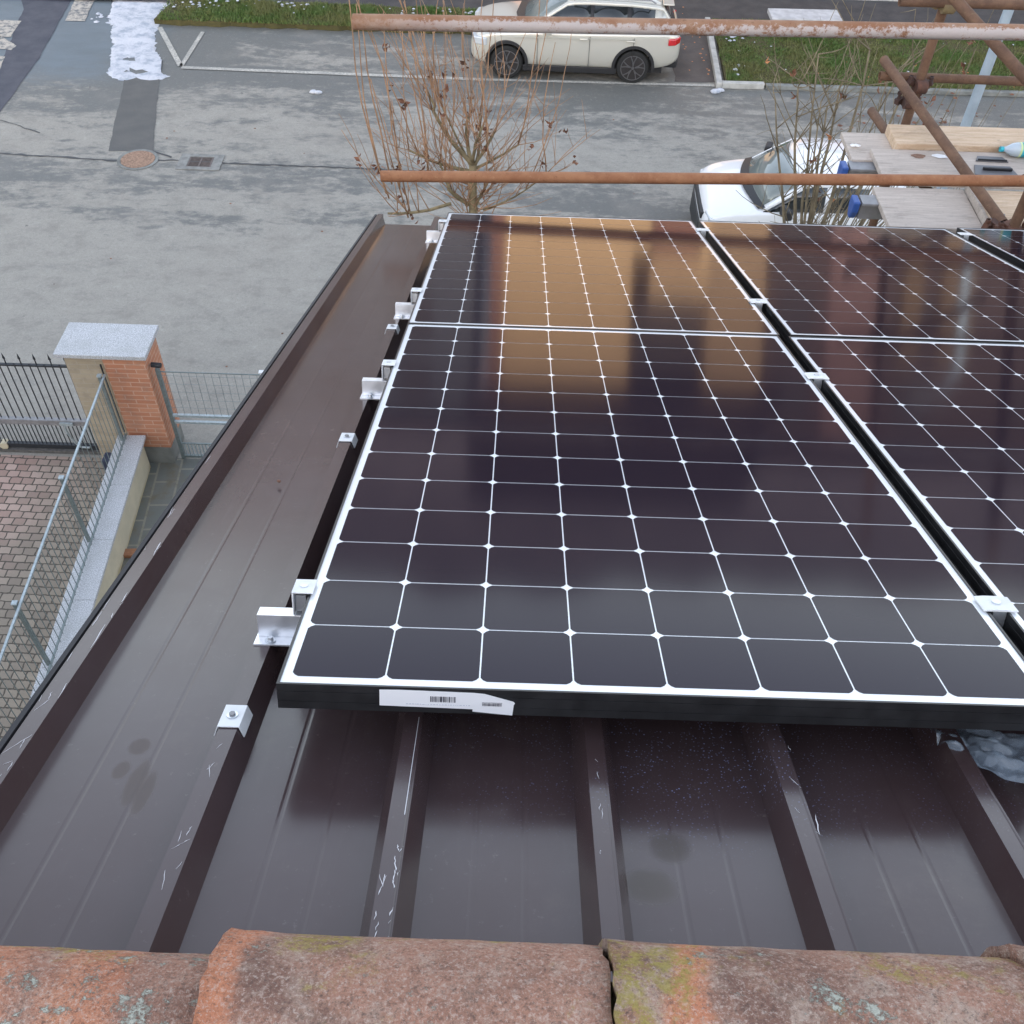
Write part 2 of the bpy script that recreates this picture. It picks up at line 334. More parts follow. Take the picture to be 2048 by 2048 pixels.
M['orange_leaf'] = simple('orange_leaf', (.52, .21, .085), .8)
# --- vehicles
x = NM('champagne_paint'); x.color((.62, .60, .53)).rough(.30).metal(.35).coat(1, .06); M['champagne'] = x.m
x = NM('white_paint'); x.color((.82, .83, .84)).rough(.35).coat(1, .05); M['white_paint'] = x.m
x = NM('car_glass'); x.color((.012, .016, .018)).rough(.04).spec(.9); M['car_glass'] = x.m
x = NM('windscreen'); x.color((.17, .195, .185)).rough(.04).spec(.9); M['windscreen'] = x.m
M['car_black'] = simple('car_black', (.022, .022, .024), .5)
M['rubber'] = simple('rubber', (.018, .018, .018), .8)
M['rim'] = simple('rim', (.20, .195, .2), .35, .7)
M['rim_dark'] = simple('rim_dark', (.05, .045, .045), .45, .4)
M['red_lamp'] = simple('red_lamp', (.55, .012, .02), .15, coat=1)
M['headlamp'] = simple('headlamp', (.55, .58, .6), .1, coat=1)
M['chrome'] = simple('chrome', (.7, .7, .7), .15, 1)
# --- facades across the street
M['ochre'] = simple('ochre_render', (.43, .28, .15), .9, 0, .05, 1.2)
M['shaded_ochre'] = simple('shaded_ochre', (.13, .082, .045), .9)  # copy of the ochre, darkened to stand for weaker light on the piers
M['terracotta'] = simple('terracotta_render', (.18, .085, .06), .9, 0, .1, 1.5)
M['shaded_brown_wall'] = simple('shaded_brown_wall', (.065, .042, .036), .9, 0, .15, .8)  # this front gets less light; that shade is put into its dark colour
M['shaded_pink_wall'] = simple('shaded_pink_wall', (.15, .085, .075), .9, 0, .1, 1)  # pink darkened the same way for the weakly lit front
M['grey_wall'] = simple('grey_wall', (.085, .088, .10), .9, 0, .12, .6)
M['roof_tile_dark'] = simple('roof_tile_dark', (.032, .02, .017), .8, 0, .2, 2)
M['eave_wood'] = simple('eave_wood', (.03, .018, .014), .8)
M['shutter'] = simple('shutter', (.035, .026, .024), .7)
M['pale_render'] = simple('pale_render', (.5, .46, .38), .9, 0, .08, 1)
x = NM('clear_plastic'); n = x.noise(14, 5, .6, None, 1.0)
x.color((.30, .36, .42)).rough(.07).spec(1.0).bump(x.voro(28, None, 'DISTANCE_TO_EDGE'), 1.0, .012); x.b.inputs['Alpha'].default_value = .5; M['plastic'] = x.m
x = NM('bottle_plastic'); x.color((.66, .76, .86)).rough(.12); x.b.inputs['Transmission Weight'].default_value = .35; M['bottle'] = x.m
M['bottle_label'] = simple('bottle_label', (.03, .38, .45), .4, 0, .35, 25)
M['bottle_band'] = simple('bottle_band', (.62, .72, .35), .4)
M['paper'] = simple('paper', (.8, .8, .8), .7)

# ------------------------------------------------------------------ mesh helpers
class MB:
    def __init__(s): s.v = []; s.f = []
    def add(s, vs, fs):
        o = len(s.v); s.v += [tuple(p) for p in vs]; s.f += [tuple(i + o for i in q) for q in fs]; return s
    def box(s, x0, x1, y0, y1, z0, z1):
        return s.add([(x0, y0, z0), (x1, y0, z0), (x1, y1, z0), (x0, y1, z0), (x0, y0, z1), (x1, y0, z1), (x1, y1, z1), (x0, y1, z1)],
                     [(3, 2, 1, 0), (4, 5, 6, 7), (0, 1, 5, 4), (1, 2, 6, 5), (2, 3, 7, 6), (3, 0, 4, 7)])
    def obox(s, p0, p1, wd, ht, up=(0, 0, 1)):          # bar between two points
        p0 = Vector(p0); p1 = Vector(p1); d = (p1 - p0).normalized(); a = d.cross(Vector(up)).normalized() * wd / 2; b = a.cross(d).normalized() * ht / 2
        vs = [p0 - a - b, p0 + a - b, p0 + a + b, p0 - a + b, p1 - a - b, p1 + a - b, p1 + a + b, p1 - a + b]
        return s.add(vs, [(3, 2, 1, 0), (4, 5, 6, 7), (0, 1, 5, 4), (1, 2, 6, 5), (2, 3, 7, 6), (3, 0, 4, 7)])
    def tube(s, pts, rs, n=10, hollow=False):
        pts = [Vector(p) for p in pts]
        if not isinstance(rs, (list, tuple)): rs = [rs] * len(pts)
        rings = []; ref = None
        for i, p in enumerate(pts):
            d = (pts[min(i + 1, len(pts) - 1)] - pts[max(i - 1, 0)]).normalized()
            if ref is None:
                ref = Vector((0, 0, 1)) if abs(d.z) < .9 else Vector((1, 0, 0))
            a = (ref - d * ref.dot(d)).normalized(); b = d.cross(a); ref = a
            rings.append([p + (a * math.cos(t) + b * math.sin(t)) * rs[i] for t in [2 * math.pi * k / n for k in range(n)]])
        vs = [q for r in rings for q in r]; fs = []
        for i in range(len(pts) - 1):
            for k in range(n):
                fs.append((i * n + k, i * n + (k + 1) % n, (i + 1) * n + (k + 1) % n, (i + 1) * n + k))
        if not hollow:
            fs.append(tuple(range(n))[::-1]); fs.append(tuple(range((len(pts) - 1) * n, len(pts) * n)))
        return s.add(vs, fs)
    def pipe(s, p0, p1, r, t=.0035, n=20):               # hollow steel tube
        p0 = Vector(p0); p1 = Vector(p1); d = (p1 - p0).normalized()
        ref = Vector((0, 0, 1)) if abs(d.z) < .9 else Vector((1, 0, 0)); a = (ref - d * ref.dot(d)).normalized(); b = d.cross(a)
        def ring(p, q): return [p + (a * math.cos(2 * math.pi * k / n) + b * math.sin(2 * math.pi * k / n)) * q for k in range(n)]
        vs = ring(p0, r) + ring(p1, r) + ring(p1, r - t) + ring(p0, r - t); fs = []
        for j in range(4):
            for k in range(n):
                fs.append((j * n + k, j * n + (k + 1) % n, ((j + 1) % 4) * n + (k + 1) % n, ((j + 1) % 4) * n + k))
        return s.add(vs, fs)
    def prism(s, pts, z0, z1):                             # polygon in xy extruded in z
        n = len(pts)
        return s.add([(p[0], p[1], z0) for p in pts] + [(p[0], p[1], z1) for p in pts],
                     [tuple(range(n))[::-1], tuple(range(n, 2 * n))] + [(i, (i + 1) % n, n + (i + 1) % n, n + i) for i in range(n)])
    def profile_y(s, pts, y0, y1):                         # polygon in xz extruded along y
        n = len(pts)
        return s.add([(p[0], y0, p[1]) for p in pts] + [(p[0], y1, p[1]) for p in pts],
                     [tuple(range(n)), tuple(range(n, 2 * n))[::-1]] + [(i, n + i, n + (i + 1) % n, (i + 1) % n) for i in range(n)])
    def profile_x(s, pts, x0, x1):
        n = len(pts)
        return s.add([(x0, p[0], p[1]) for p in pts] + [(x1, p[0], p[1]) for p in pts],
                     [tuple(range(n))[::-1], tuple(range(n, 2 * n))] + [(i, (i + 1) % n, n + (i + 1) % n, n + i) for i in range(n)])
    def mesh(s, name):
        me = bpy.data.meshes.new(name); me.from_pydata(s.v, [], s.f); me.validate(); return me
    def build(s, name, mat, parent=None, smooth=False, loc=(0, 0, 0), bevel=0.0, segs=2, fix=True):
        me = s.mesh(name)
        if fix:
            bm = bmesh.new(); bm.from_mesh(me); bmesh.ops.recalc_face_normals(bm, faces=bm.faces); bm.to_mesh(me); bm.free()
        o = bpy.data.objects.new(name, me); C.objects.link(o); o.location = loc
        me.materials.append(M[mat] if isinstance(mat, str) else mat)
        if smooth:
            for p in me.polygons: p.use_smooth = True
            if smooth != 'all':
                me.set_sharp_from_angle(angle=R(38))
        if parent: o.parent = parent
        if bevel:
            b = o.modifiers.new('bevel', 'BEVEL'); b.width = bevel; b.segments = segs; b.limit_method = 'ANGLE'; b.angle_limit = R(40)
        return o
def tag(o, label=None, cat=None, group=None, kind=None):
    if label: o['label'] = label
    if cat: o['category'] = cat
    if group: o['group'] = group
    if kind: o['kind'] = kind
    return o
def thing(name, label, cat, loc=(0, 0, 0), rot=(0, 0, 0), group=None):
    o = bpy.data.objects.new(name, None); C.objects.link(o); o.location = loc; o.rotation_euler = rot; o.empty_display_size = .1
    return tag(o, label, cat, group)
def on_roof(u, v, w=0):
    return Vector((u, v * math.cos(TH) + w * math.sin(TH), -v * math.sin(TH) + w * math.cos(TH)))
def roof_thing(name, label, cat, u, v, w=0, group=None):
    return thing(name, label, cat, on_roof(u, v, w), (-TH, 0, 0), group)
def copy_tree(o, parent=None):
    c = o.copy(); C.objects.link(c)
    if parent: c.parent = parent
    for ch in [q for q in bpy.data.objects if q.parent == o]: copy_tree(ch, c)
    return c
def stage(o): return tag(o, kind='structure')

# ------------------------------------------------------------------ ground
def sheet(name, pts, z, mat, th=0.0):
    b = MB()
    if th: b.prism(pts, z, z + th)
    else: b.add([(p[0], p[1], z) for p in pts], [tuple(range(len(pts)))])
    o = b.build(name, mat)
    if not th:
        for p in o.data.polygons:
            if p.normal.z < 0: p.flip()
    return stage(o)
def rag(pts, amp=.04, step=.12, seed=1):          # roughen an outline
    rr = random.Random(seed); out = []
    for i, p in enumerate(pts):
        q = pts[(i + 1) % len(pts)]; L = math.dist(p, q); n = max(1, int(L / step))
        for k in range(n):
            t = k / n; out.append((p[0] + (q[0] - p[0]) * t + rr.uniform(-amp, amp), p[1] + (q[1] - p[1]) * t + rr.uniform(-amp, amp)))
    return out
sheet('ground', [(-250, -250), (250, -250), (250, 250), (-250, 250)], G - .012, 'asphalt')
sheet('driveway', [(-16, -6), (-5.08, -6), (-5.08, 9.38), (-16, 9.38)], G + .0, 'paving_blocks')
sheet('garden_path', [(-4.86, -6), (-.3, -6), (-.3, 9.42), (-4.86, 9.42)], G + .004, 'flagstones')
sheet('threshold_strip', [(-5.0, 9.34), (-4.46, 9.34), (-4.46, 9.42), (-5.0, 9.42)], G + .03, 'concrete_dark', .02)
sheet('footway', [(-60, 25.2), (60, 25.2), (60, 26.75), (-60, 26.75)], G + .06, 'footway')
sheet('far_footway_edge', [(-60, 26.75), (60, 26.75), (60, 27.1), (-60, 27.1)], G + .0, 'concrete', .13)
sheet('parking_bay_end', rag([(3.75, 21.9), (4.66, 21.9), (4.78, 25.2), (3.75, 25.2)], .03, .3, 4), G - .004, 'bay')
sheet('trench_repair', rag([(-7.93, 17.97), (-7.05, 18.02), (-7.75, 21.25), (-8.5, 21.25)], .012, .2, 5), G - .004, 'patch_asphalt')
sheet('cycle_crossing', rag([(-12.9, 27), (-11.92, 24.6), (-11.62, 22.9), (-11.3, 20.9), (-11.2, 18.0), (-10.62, 17.95), (-10.62, 20.4), (-10.66, 22.0), (-10.85, 24.0), (-11.05, 27)], .02, .25, 6), G - .004, 'dark_asphalt')
b = MB()
for pts in ([(-10.88, 25.35), (-10.40, 25.35), (-10.24, 24.03), (-10.71, 24.02)], [(-12.25, 23.94), (-11.74, 23.94), (-11.66, 23.03), (-11.95, 23.02)], [(-12.3, 23.24), (-11.95, 23.1), (-11.36, 22.58), (-11.40, 22.35), (-12.3, 22.5)], [(-12.3, 22.2), (-11.42, 22.0), (-11.3, 21.3), (-12.3, 21.4)]):
    r = rag(pts, .015, .15, 8); b.add([(p[0], p[1], G) for p in r], [tuple(range(len(r)))])
stage(b.build('crosswalk_marking', 'worn_paint'))
b = MB()
def stripe(p, q, wd):
    d = Vector((q[0] - p[0], q[1] - p[1])).normalized(); nrm = Vector((-d.y, d.x)) * wd / 2
    b.add([(p[0] - nrm.x, p[1] - nrm.y, G + .002), (q[0] - nrm.x, q[1] - nrm.y, G + .002), (q[0] + nrm.x, q[1] + nrm.y, G + .002), (p[0] + nrm.x, p[1] + nrm.y, G + .002)], [(0, 1, 2, 3)])
stripe((-7.38, 21.76), (-.6, 21.66), .13); stripe((-.6, 21.66), (4.62, 21.74), .10)
stripe((-8.40, 23.84), (-7.42, 21.83), .12); stripe((-7.33, 23.66), (-7.40, 21.84), .10)
stage(b.build('parking_marking', 'road_paint'))
# long crack and joints
def crack(name, pts, wd, seed):
    rr = random.Random(seed); L = []; Rr = []
    for i in range(len(pts) - 1):
        p, q = pts[i], pts[i + 1]; n = max(2, int(math.dist(p, q) / .13))
        for k in range(n):
            t = k / n; X = p[0] + (q[0] - p[0]) * t; Y = p[1] + (q[1] - p[1]) * t + rr.uniform(-.02, .02)
            h = wd * rr.uniform(.35, 1.2); L.append((X, Y + h / 2, G - .002)); Rr.append((X, Y - h / 2, G - .002))
    n = len(L); return stage(MB().add(L + Rr, [(i, i + 1, n + i + 1, n + i) for i in range(n - 1)]).build(name, 'tar'))
crack('street_crack', [(-14, 17.75), (-10, 17.74), (-7.7, 17.62), (-6.6, 17.7), (-5.6, 17.66), (-2.6, 17.62), (2, 17.5), (9, 17.5)], .055, 3)
crack('street_crack', [(-9.5, 18.6), (-10.5, 19.1), (-10.56, 20.2), (-10.6, 21.0)], .03, 5)
crack('street_crack', [(-7.05, 18.0), (-6.75, 17.9), (-6.5, 17.72)], .06, 6)

# manhole and drain
t = thing('manhole_cover', 'round rusty orange manhole cover in the street beside the dark repair strip', 'manhole cover', (-7.26, 17.68, G - .012))
MB().tube([(0, 0, 0), (0, 0, .018)], .33, 40).build('cover', 'manhole', t, True)
r = MB()
for k in range(40):
    a0, a1 = 2 * math.pi * k / 40, 2 * math.pi * (k + 1) / 40
    r.add([(math.cos(a) * q, math.sin(a) * q, z) for a in (a0, a1) for q in (.335, .40) for z in (0, .014)], [(1, 3, 7, 5), (0, 4, 6, 2), (2, 6, 7, 3), (0, 1, 5, 4)])
r.build('ring', 'concrete_dark', t)
t = thing('drain_grate', 'square iron street drain with two dark openings in a concrete surround', 'drain', (-6.02, 17.66, G - .012))
MB().box(-.43, .43, -.30, -.19, 0, .02).box(-.43, .43, .19, .30, 0, .02).box(-.43, -.24, -.19, .19, 0, .02).box(.24, .43, -.19, .19, 0, .02).build('surround', simple('drain_surround', (.24, .24, .225), .85, var=.2, scale=8), t, bevel=.006)
MB().box(-.24, .24, -.19, .19, 0, .004).build('pit', simple('rusty_pit', (.07, .052, .048), .8, var=.3, scale=15), t)
g = MB()
for xx in (-.235, -.012, .21): g.box(xx, xx + .025, -.185, .185, .005, .016)
for k in range(9): g.box(-.21, .21, -.18 + k * .042, -.168 + k * .042, .005, .014)
g.build('grating', simple('worn_iron', (.15, .125, .115), .7, var=.2, scale=15), t)

# snow strip with an uneven outline, thickness and holes
def snow_blob(name, outline, amp, seed, hole=None, th=.05):
    pts = rag(outline, amp, .07, seed)
    bm = bmesh.new()
    vs = [bm.verts.new((p[0], p[1], 0)) for p in pts]; f = bm.faces.new(vs)
    if f.normal.z < 0: f.normal_flip()
    bmesh.ops.triangulate(bm, faces=bm.faces[:])
    for _ in range(4):
        ed = [e for e in bm.edges if e.calc_length() > .22]
        if not ed: break
        bmesh.ops.subdivide_edges(bm, edges=ed, cuts=1); bmesh.ops.triangulate(bm, faces=[q for q in bm.faces if len(q.verts) > 3])
    if hole:
        rm = []
        for q in bm.faces:
            c_ = q.calc_center_median()
            if any(((c_.x - h[0]) / h[2]) ** 2 + ((c_.y - h[1]) / h[3]) ** 2 < 1 for h in hole): rm.append(q)
        bmesh.ops.delete(bm, geom=rm, context='FACES')
    bm.normal_update()
    from mathutils import noise
    for v_ in bm.verts:
        bd = any(len(e.link_faces) == 1 for e in v_.link_edges)
        v_.co.z = .0 if bd else th * (.4 + .8 * abs(noise.noise((v_.co.x * 2.1, v_.co.y * 2.1, seed))))
    me = bpy.data.meshes.new(name); bm.to_mesh(me); bm.free()
    for p in me.polygons: p.use_smooth = True
    o = bpy.data.objects.new(name, me); C.objects.link(o); me.materials.append(M['snow']); o.location.z = G - .006
    return o
SN = [(-10.4, 26.6), (-9.94, 25.33), (-9.8, 24.48), (-9.78, 24.04), (-9.52, 23.87), (-9.41, 23.21), (-9.23, 22.86), (-9.16, 22.4), (-8.98, 21.8), (-8.95, 21.4), (-8.78, 21.15), (-8.45, 21.02), (-8.22, 21.2), (-8.05, 21.0), (-7.75, 21.1), (-7.50, 21.34), (-7.72, 21.43), (-7.95, 21.57), (-8.03, 21.87), (-7.90, 22.1), (-8.13, 22.48), (-8.42, 23.53), (-8.45, 24.14), (-8.62, 24.9), (-8.4, 25.3), (-7.4, 25.5), (-7.3, 26.3)]
tag(snow_blob('snow', SN, .035, 3, [(-8.30, 21.50, .25, .10), (-8.62, 22.1, .14, .09), (-9.75, 24.15, .09, .12)]), kind='stuff')
t = thing('snow_lump', 'small lump of leftover snow on the asphalt at the island kerb corner', 'snow lump', (4.62, 21.45, G))
def lump(parent, r, mat='snow', seed=1, name='lump', n=1):
    rr = random.Random(seed); bm = bmesh.new()
    for k in range(n):
        mm = Matrix.Translation((rr.uniform(-r, r) * (k > 0), rr.uniform(-r, r) * .6 * (k > 0), .01)) @ Matrix.Diagonal((r * rr.uniform(.6, 1), r * rr.uniform(.4, .7), r * .35, 1))
        bmesh.ops.create_icosphere(bm, subdivisions=2, radius=1, matrix=mm)
    for v_ in bm.verts: v_.co += Vector((rr.uniform(-1, 1), rr.uniform(-1, 1), rr.uniform(-.5, .5))) * r * .1
    me = bpy.data.meshes.new(name); bm.to_mesh(me); bm.free(); me.materials.append(M[mat])
    for p in me.polygons: p.use_smooth = True
    o = bpy.data.objects.new(name, me); C.objects.link(o); o.parent = parent; return o
lump(t, .13, seed=2, n=4)
t = thing('snow_lump', 'tiny lump of snow alone in the street below the white parking line', 'snow lump', (-4.15, 20.75, G)); lump(t, .11, seed=6, n=2)

# ------------------------------------------------------------------ grass
def verge(name, soil, pts, h, kerb=None):
    o = sheet(name, pts, G - .01, soil, h); return o
def grass(name, x0, x1, y0, y1, z, n, seed, hgt=(.04, .10)):
    rr = random.Random(seed); v = []; f = []
    from mathutils import noise
    for i in range(n):
        X = rr.uniform(x0, x1); Y = rr.uniform(y0, y1)
        d = noise.noise((X * .9, Y * 1.4, seed)); 
        if rr.random() > .72 + d * .9: continue
        X += noise.noise((X * 3, Y * 3, 5)) * .05; h = rr.uniform(*hgt) * (.8 + .5 * d); a = rr.uniform(0, 6.28); wd = rr.uniform(.006, .013)
        dx, dy = math.cos(a) * wd, math.sin(a) * wd; lx, ly = rr.uniform(-.7, .7) * h, rr.uniform(-.7, .7) * h; k = len(v)
        v += [(X - dx, Y - dy, z), (X + dx, Y + dy, z), (X + dx * .6 + lx * .4, Y + dy * .6 + ly * .4, z + h * .6), (X - dx * .6 + lx * .4, Y - dy * .6 + ly * .4, z + h * .6), (X + lx, Y + ly, z + h)]
        f += [(k, k + 1, k + 2, k + 3), (k + 3, k + 2, k + 4)]
    me = bpy.data.meshes.new(name); me.from_pydata(v, [], f); o = bpy.data.objects.new(name, me); C.objects.link(o); me.materials.append(M['grass'])
    return tag(o, kind='stuff')
verge('grass_verge', 'soil', rag([(-8.55, 24.0), (3.85, 24.05), (3.85, 25.2), (-8.35, 25.2)], .05, .2, 9), .13)
grass('grass', -8.5, 3.85, 23.97, 25.2, G + .11, 52000, 2, (.05, .13))
verge('grass_island', 'soil', [(4.86, 21.76), (24, 21.9), (24, 25.2), (4.98, 25.2)], .10)
grass('grass', 4.9, 13.5, 21.78, 25.15, G + .085, 70000, 5, (.04, .10))
t = thing('kerb', 'pale concrete kerb turning the corner of the grass island', 'kerb', (0, 0, G))
b = MB()
for k in range(4):
    xa = 4.64 + k * .03; ya = 21.62 + k * .9
    b.prism([(xa, ya), (xa + .13, ya), (xa + .16, ya + .895), (xa + .03, ya + .895)], -.01, .12)
b.build('side_kerb', 'concrete', t, bevel=.012)
MB().prism([(4.775, 21.62), (5.72, 21.64), (5.72, 21.77), (4.775, 21.755)], -.01, .12).build('front_kerb', 'concrete', t, bevel=.012)
t = thing('kerb', 'dark worn kerb running right along the grass island behind the twigs', 'kerb', (0, 0, G))
MB().prism([(5.76, 21.64), (24, 21.8), (24, 21.93), (5.76, 21.77)], -.01, .09).build('front_kerb', 'concrete_dark', t, bevel=.012)
# snow remains and leaves on grass
def scatter(name, boxes, n, mat, seed, size, z):
    rr = random.Random(seed); b = MB()
    for i in range(n):
        x0, x1, y0, y1 = boxes[rr.randrange(len(boxes))]; X, Y = rr.uniform(x0, x1), rr.uniform(y0, y1); r = rr.uniform(*size); k = rr.randint(5, 8)
        ring = [(X + math.cos(6.283 * j / k) * r * rr.uniform(.5, 1.2), Y + math.sin(6.283 * j / k) * r * rr.uniform(.5, 1.2), z) for j in range(k)]
        b.add(ring + [(X, Y, z + r * .45)], [(j, (j + 1) % k, k) for j in range(k)])
    return tag(b.build(name, mat, smooth='all'), kind='stuff')
scatter('snow', [(-8.4, -7.0, 24.6, 25.15), (-6.2, -1.0, 24.4, 25.1), (-7.9, -5, 24.8, 25.2), (-3, .5, 24.4, 25.1)], 70, 'snow', 4, (.015, .06), G + .17)
scatter('snow', [(4.95, 5.8, 23.8, 24.7), (4.95, 5.4, 21.9, 23.5), (5.1, 6.0, 24.1, 24.8)], 30, 'snow', 7, (.02, .09), G + .12)
scatter('snow', [(6, 13, 22, 24.5)], 12, 'snow', 11, (.012, .035), G + .14)
scatter('snow', [(-10.2, -9.9, 24.0, 24.6), (-9.7, -9.3, 23.9, 24.6)], 14, 'snow', 17, (.03, .08), G - .004)
scatter('fallen_leaves', [(4.0, 4.6, 22, 25), (3.4, 4.6, 23, 26), (7.0, 12, 21.9, 23.4)], 60, 'orange_leaf', 12, (.015, .035), G + .11)
scatter('fallen_leaves', [(-9, 4, 10, 20)], 26, 'dead_leaf', 13, (.012, .03), G - .008)
scatter('fallen_leaves', [(9.0, 11.5, 20.5, 23.2), (7, 9.5, 19.2, 20.5)], 70, 'dead_leaf', 14, (.03, .07), G + .06)

# wooded winter slopes, added unseen to keep the bright horizon out of reflections
from mathutils import noise
vs = []; na, nr_ = 120, 10
for j in range(nr_ + 1):
    for i in range(na + 1):
        a_ = R(-125 + 250 * i / na); rr_ = 170 + 22 * j
        h = (j / nr_) ** .8 * (72 + 30 * noise.noise((math.sin(a_) * 2.4, math.cos(a_) * 2.4, .5)) + 7 * noise.noise((a_ * 14, j * .7, 1.5)))
        vs.append((math.sin(a_) * rr_, math.cos(a_) * rr_, G - .5 + h + (1.5 * noise.noise((i * 3.1, j * 2.3, 7)) if j else 0)))
hl = MB().add(vs, [(j * (na + 1) + i, j * (na + 1) + i + 1, (j + 1) * (na + 1) + i + 1, (j + 1) * (na + 1) + i) for j in range(nr_) for i in range(na)]).build('added_hills', simple('winter_wood', (.21, .175, .185), .95, var=.3, scale=.12), None, 'all')
stage(hl)

# ------------------------------------------------------------------ bench, lamp post
t = thing('stone_bench', 'pale concrete slab bench on the grass island across the street', 'bench', (7.0, 24.45, G + .09), (0, 0, R(1.5)))
MB().box(-.84, .84, -.31, .31, .37, .47).build('seat', 'bench_stone', t, bevel=.012)
for sx in (-.62, .62):
    MB().profile_x([(-.20, 0), (.20, 0), (.26, .37), (-.26, .37)], sx - .07, sx + .07).build('leg', 'bench_stone', t, bevel=.01)
t = thing('lamp_post', 'tall pale blue grey street lamp post rising behind the scaffold', 'lamp post', (6.56, 13.0, G))
MB().tube([(0, 0, 0), (0, 0, 1.2), (0, 0, 8.0)], [.080, .076, .058], 24).build('pole', 'lamp_paint', t, True)
MB().tube([(0, 0, 0), (0, 0, .09)], .15, 24).build('base_plate', 'lamp_paint', t, True)
MB().tube([(0, 0, 7.9), (0, .5, 8.25), (0, 1.3, 8.35)], .03, 12).build('arm', 'lamp_paint', t, True)
MB().box(-.12, .12, 1.2, 1.75, 8.3, 8.42).build('lamp_head', 'steel_grey', t, bevel=.03)

# ------------------------------------------------------------------ left side: pillar, walls, gates
t = thing('gate_pillar', 'brick gate pillar, half orange and half yellow, under a pale granite cap', 'pillar', (-5.0, 9.58, G))
MB().box(.0, .545, -.27, .27, .32, 1.92).build('orange_brickwork', 'orange_brick', t, bevel=.006)
MB().box(-.50, -.004, -.25, .27, .0, 1.92).build('yellow_brickwork', 'yellow_brick', t, bevel=.006)
MB().box(.0, .535, -.265, .265, 0, .316).build('plinth', 'concrete_dark', t, bevel=.006)
MB().box(-.575, .60, -.335, .335, 1.925, 1.985).build('cap', 'granite', t, bevel=.006)
MB().tube([(.575, -.16, 1.72), (.70, -.17, 1.72)], .035, 16).build('bell_push', 'black_iron', t, True)
MB().tube([(-.03, -.29, .62), (-.03, -.29, 1.8)], .012, 8).build('conduit', 'black_iron', t)
a = R(0)
t = thing('garden_wall', 'low cream plastered wall with a pale granite coping beside the drive', 'wall', (-4.92, 9.2, G), (0, 0, R(3.0)))
MB().box(-.13, .13, -9.4, .02, 0, .55).build('plaster_body', 'cream_plaster', t, bevel=.01)
b = MB()
for k in range(10):
    b.box(-.19, .19, -9.4 + k * .945, -9.4 + k * .945 + .942, .554, .60)
b.build('coping', 'granite', t, bevel=.006)
t = thing('grid_fence', 'galvanised grid fence standing on the low garden wall', 'fence', (-4.97, 9.17, G + .60), (0, 0, R(3.0)))
b = MB(); yb = 0
while yb > -9.3:
    b.box(-.005, .005, yb - .0013, yb + .0013, .005, 1.10); yb -= .112
b.box(-.012, .012, -9.3, .04, .05, .066)

b.build('grid_panel', 'galv_dark', t)
b = MB().box(-.013, .013, -9.3, .03, 1.10, 1.122); yy_ = 0
b.build('top_rail', 'galv', t)
for yb in (-.02, -1.84, -3.66, -5.48, -7.3):
    o = MB().box(-.07, -.03, yb - .02, yb + .02, 0, 1.13).build('post', 'galv_dark', t)
    MB().box(-.078, -.022, yb - .028, yb + .028, 1.131, 1.15).build('post_cap', 'galv', o)
t = thing('sliding_gate', 'black iron spear-topped gate across the paved drive', 'gate', (-5.5, 9.50, G))
b = MB(); xb = -.09; k = 0
low = MB()
while xb > -6:
    hi = 1.76 if k % 2 == 0 else 1.66
    b.box(xb - .006, xb + .006, -.006, .006, .62, hi - .06)
    if k % 2 == 0: b.add([(xb - .02, 0, hi - .08), (xb, -.012, hi - .05), (xb + .02, 0, hi - .08), (xb, .012, hi - .05), (xb, 0, hi + .02), (xb, 0, hi - .1)], [(0, 1, 4), (1, 2, 4), (2, 3, 4), (3, 0, 4), (1, 0, 5), (2, 1, 5), (3, 2, 5), (0, 3, 5)])
    xb -= .10; k += 1
b.build('bars', 'black_iron', t)
xb = .0
while xb > -6: low.box(xb - .005, xb + .005, -.006, .006, .14, .52); xb -= .058
low.build('lower_bars', 'black_iron', t)
MB().box(-6, -.02, -.02, .02, 1.565, 1.59).build('top_rail', 'black_iron', t)
MB().box(-6, -.02, -.035, .035, .525, .615).build('middle_rail', 'steel_grey', t, bevel=.006)
MB().box(-6, .32, -.03, .03, .07, .14).build('bottom_rail', 'black_iron', t)
MB().box(-6, .38, -.06, .04, 0, .05).build('track', 'iron', t)
MB().tube([(-.42, -.05, .60), (-.42, -.06, .42), (-.36, -.06, .22), (-.30, -.06, .14), (-.18, -.06, .14)], .014, 8).build('conduit', 'galv', t, True)
MB().box(-.48, -.30, -.062, -.037, .545, .595).build('lock_plate', 'galv', t)
MB().tube([(-1.42, -.05, .1), (-1.42, .05, .1)], .06, 14).build('roller', 'cream_plaster', t, True)
t = thing('drive_motor', 'dark blue gate motor box behind the grid fence', 'gate motor', (-5.22, 9.12, G))
MB().box(-.14, .14, -.09, .09, 0, .30).build('housing', simple('motor_blue', (.03, .04, .075), .5), t, bevel=.02)
t = thing('pedestrian_gate', 'galvanised wire garden gate to the right of the brick pillar', 'gate', (-4.36, 9.42, G))
MB().box(-.03, .02, -.025, .025, .02, 1.66).build('hinge_post', 'galv_dark', t)
b = MB()
for k in range(13): b.box(.085 + k * .1, .088 + k * .1, -.004, .004, .84, 1.60)
for z in (.98, 1.12, 1.26, 1.40, 1.54): b.box(.02, 1.33, -.002, .002, z, z + .002)
b.build('wire_panel', 'galv_dark', t)
b = MB()
for k in range(26): b.box(.045 + k * .05, .062 + k * .05, -.008, .008, .08, .30)
b.build('lower_bars', 'galv', t)
MB().box(.02, 1.33, -.02, .02, .70, .735).box(.02, 1.33, -.02, .02, .82, .855).build('middle_rail', 'galv', t)
MB().box(.02, 1.33, -.02, .02, .045, .08).box(.02, 1.33, -.012, .012, .30, .315).build('bottom_rail', 'galv_dark', t)
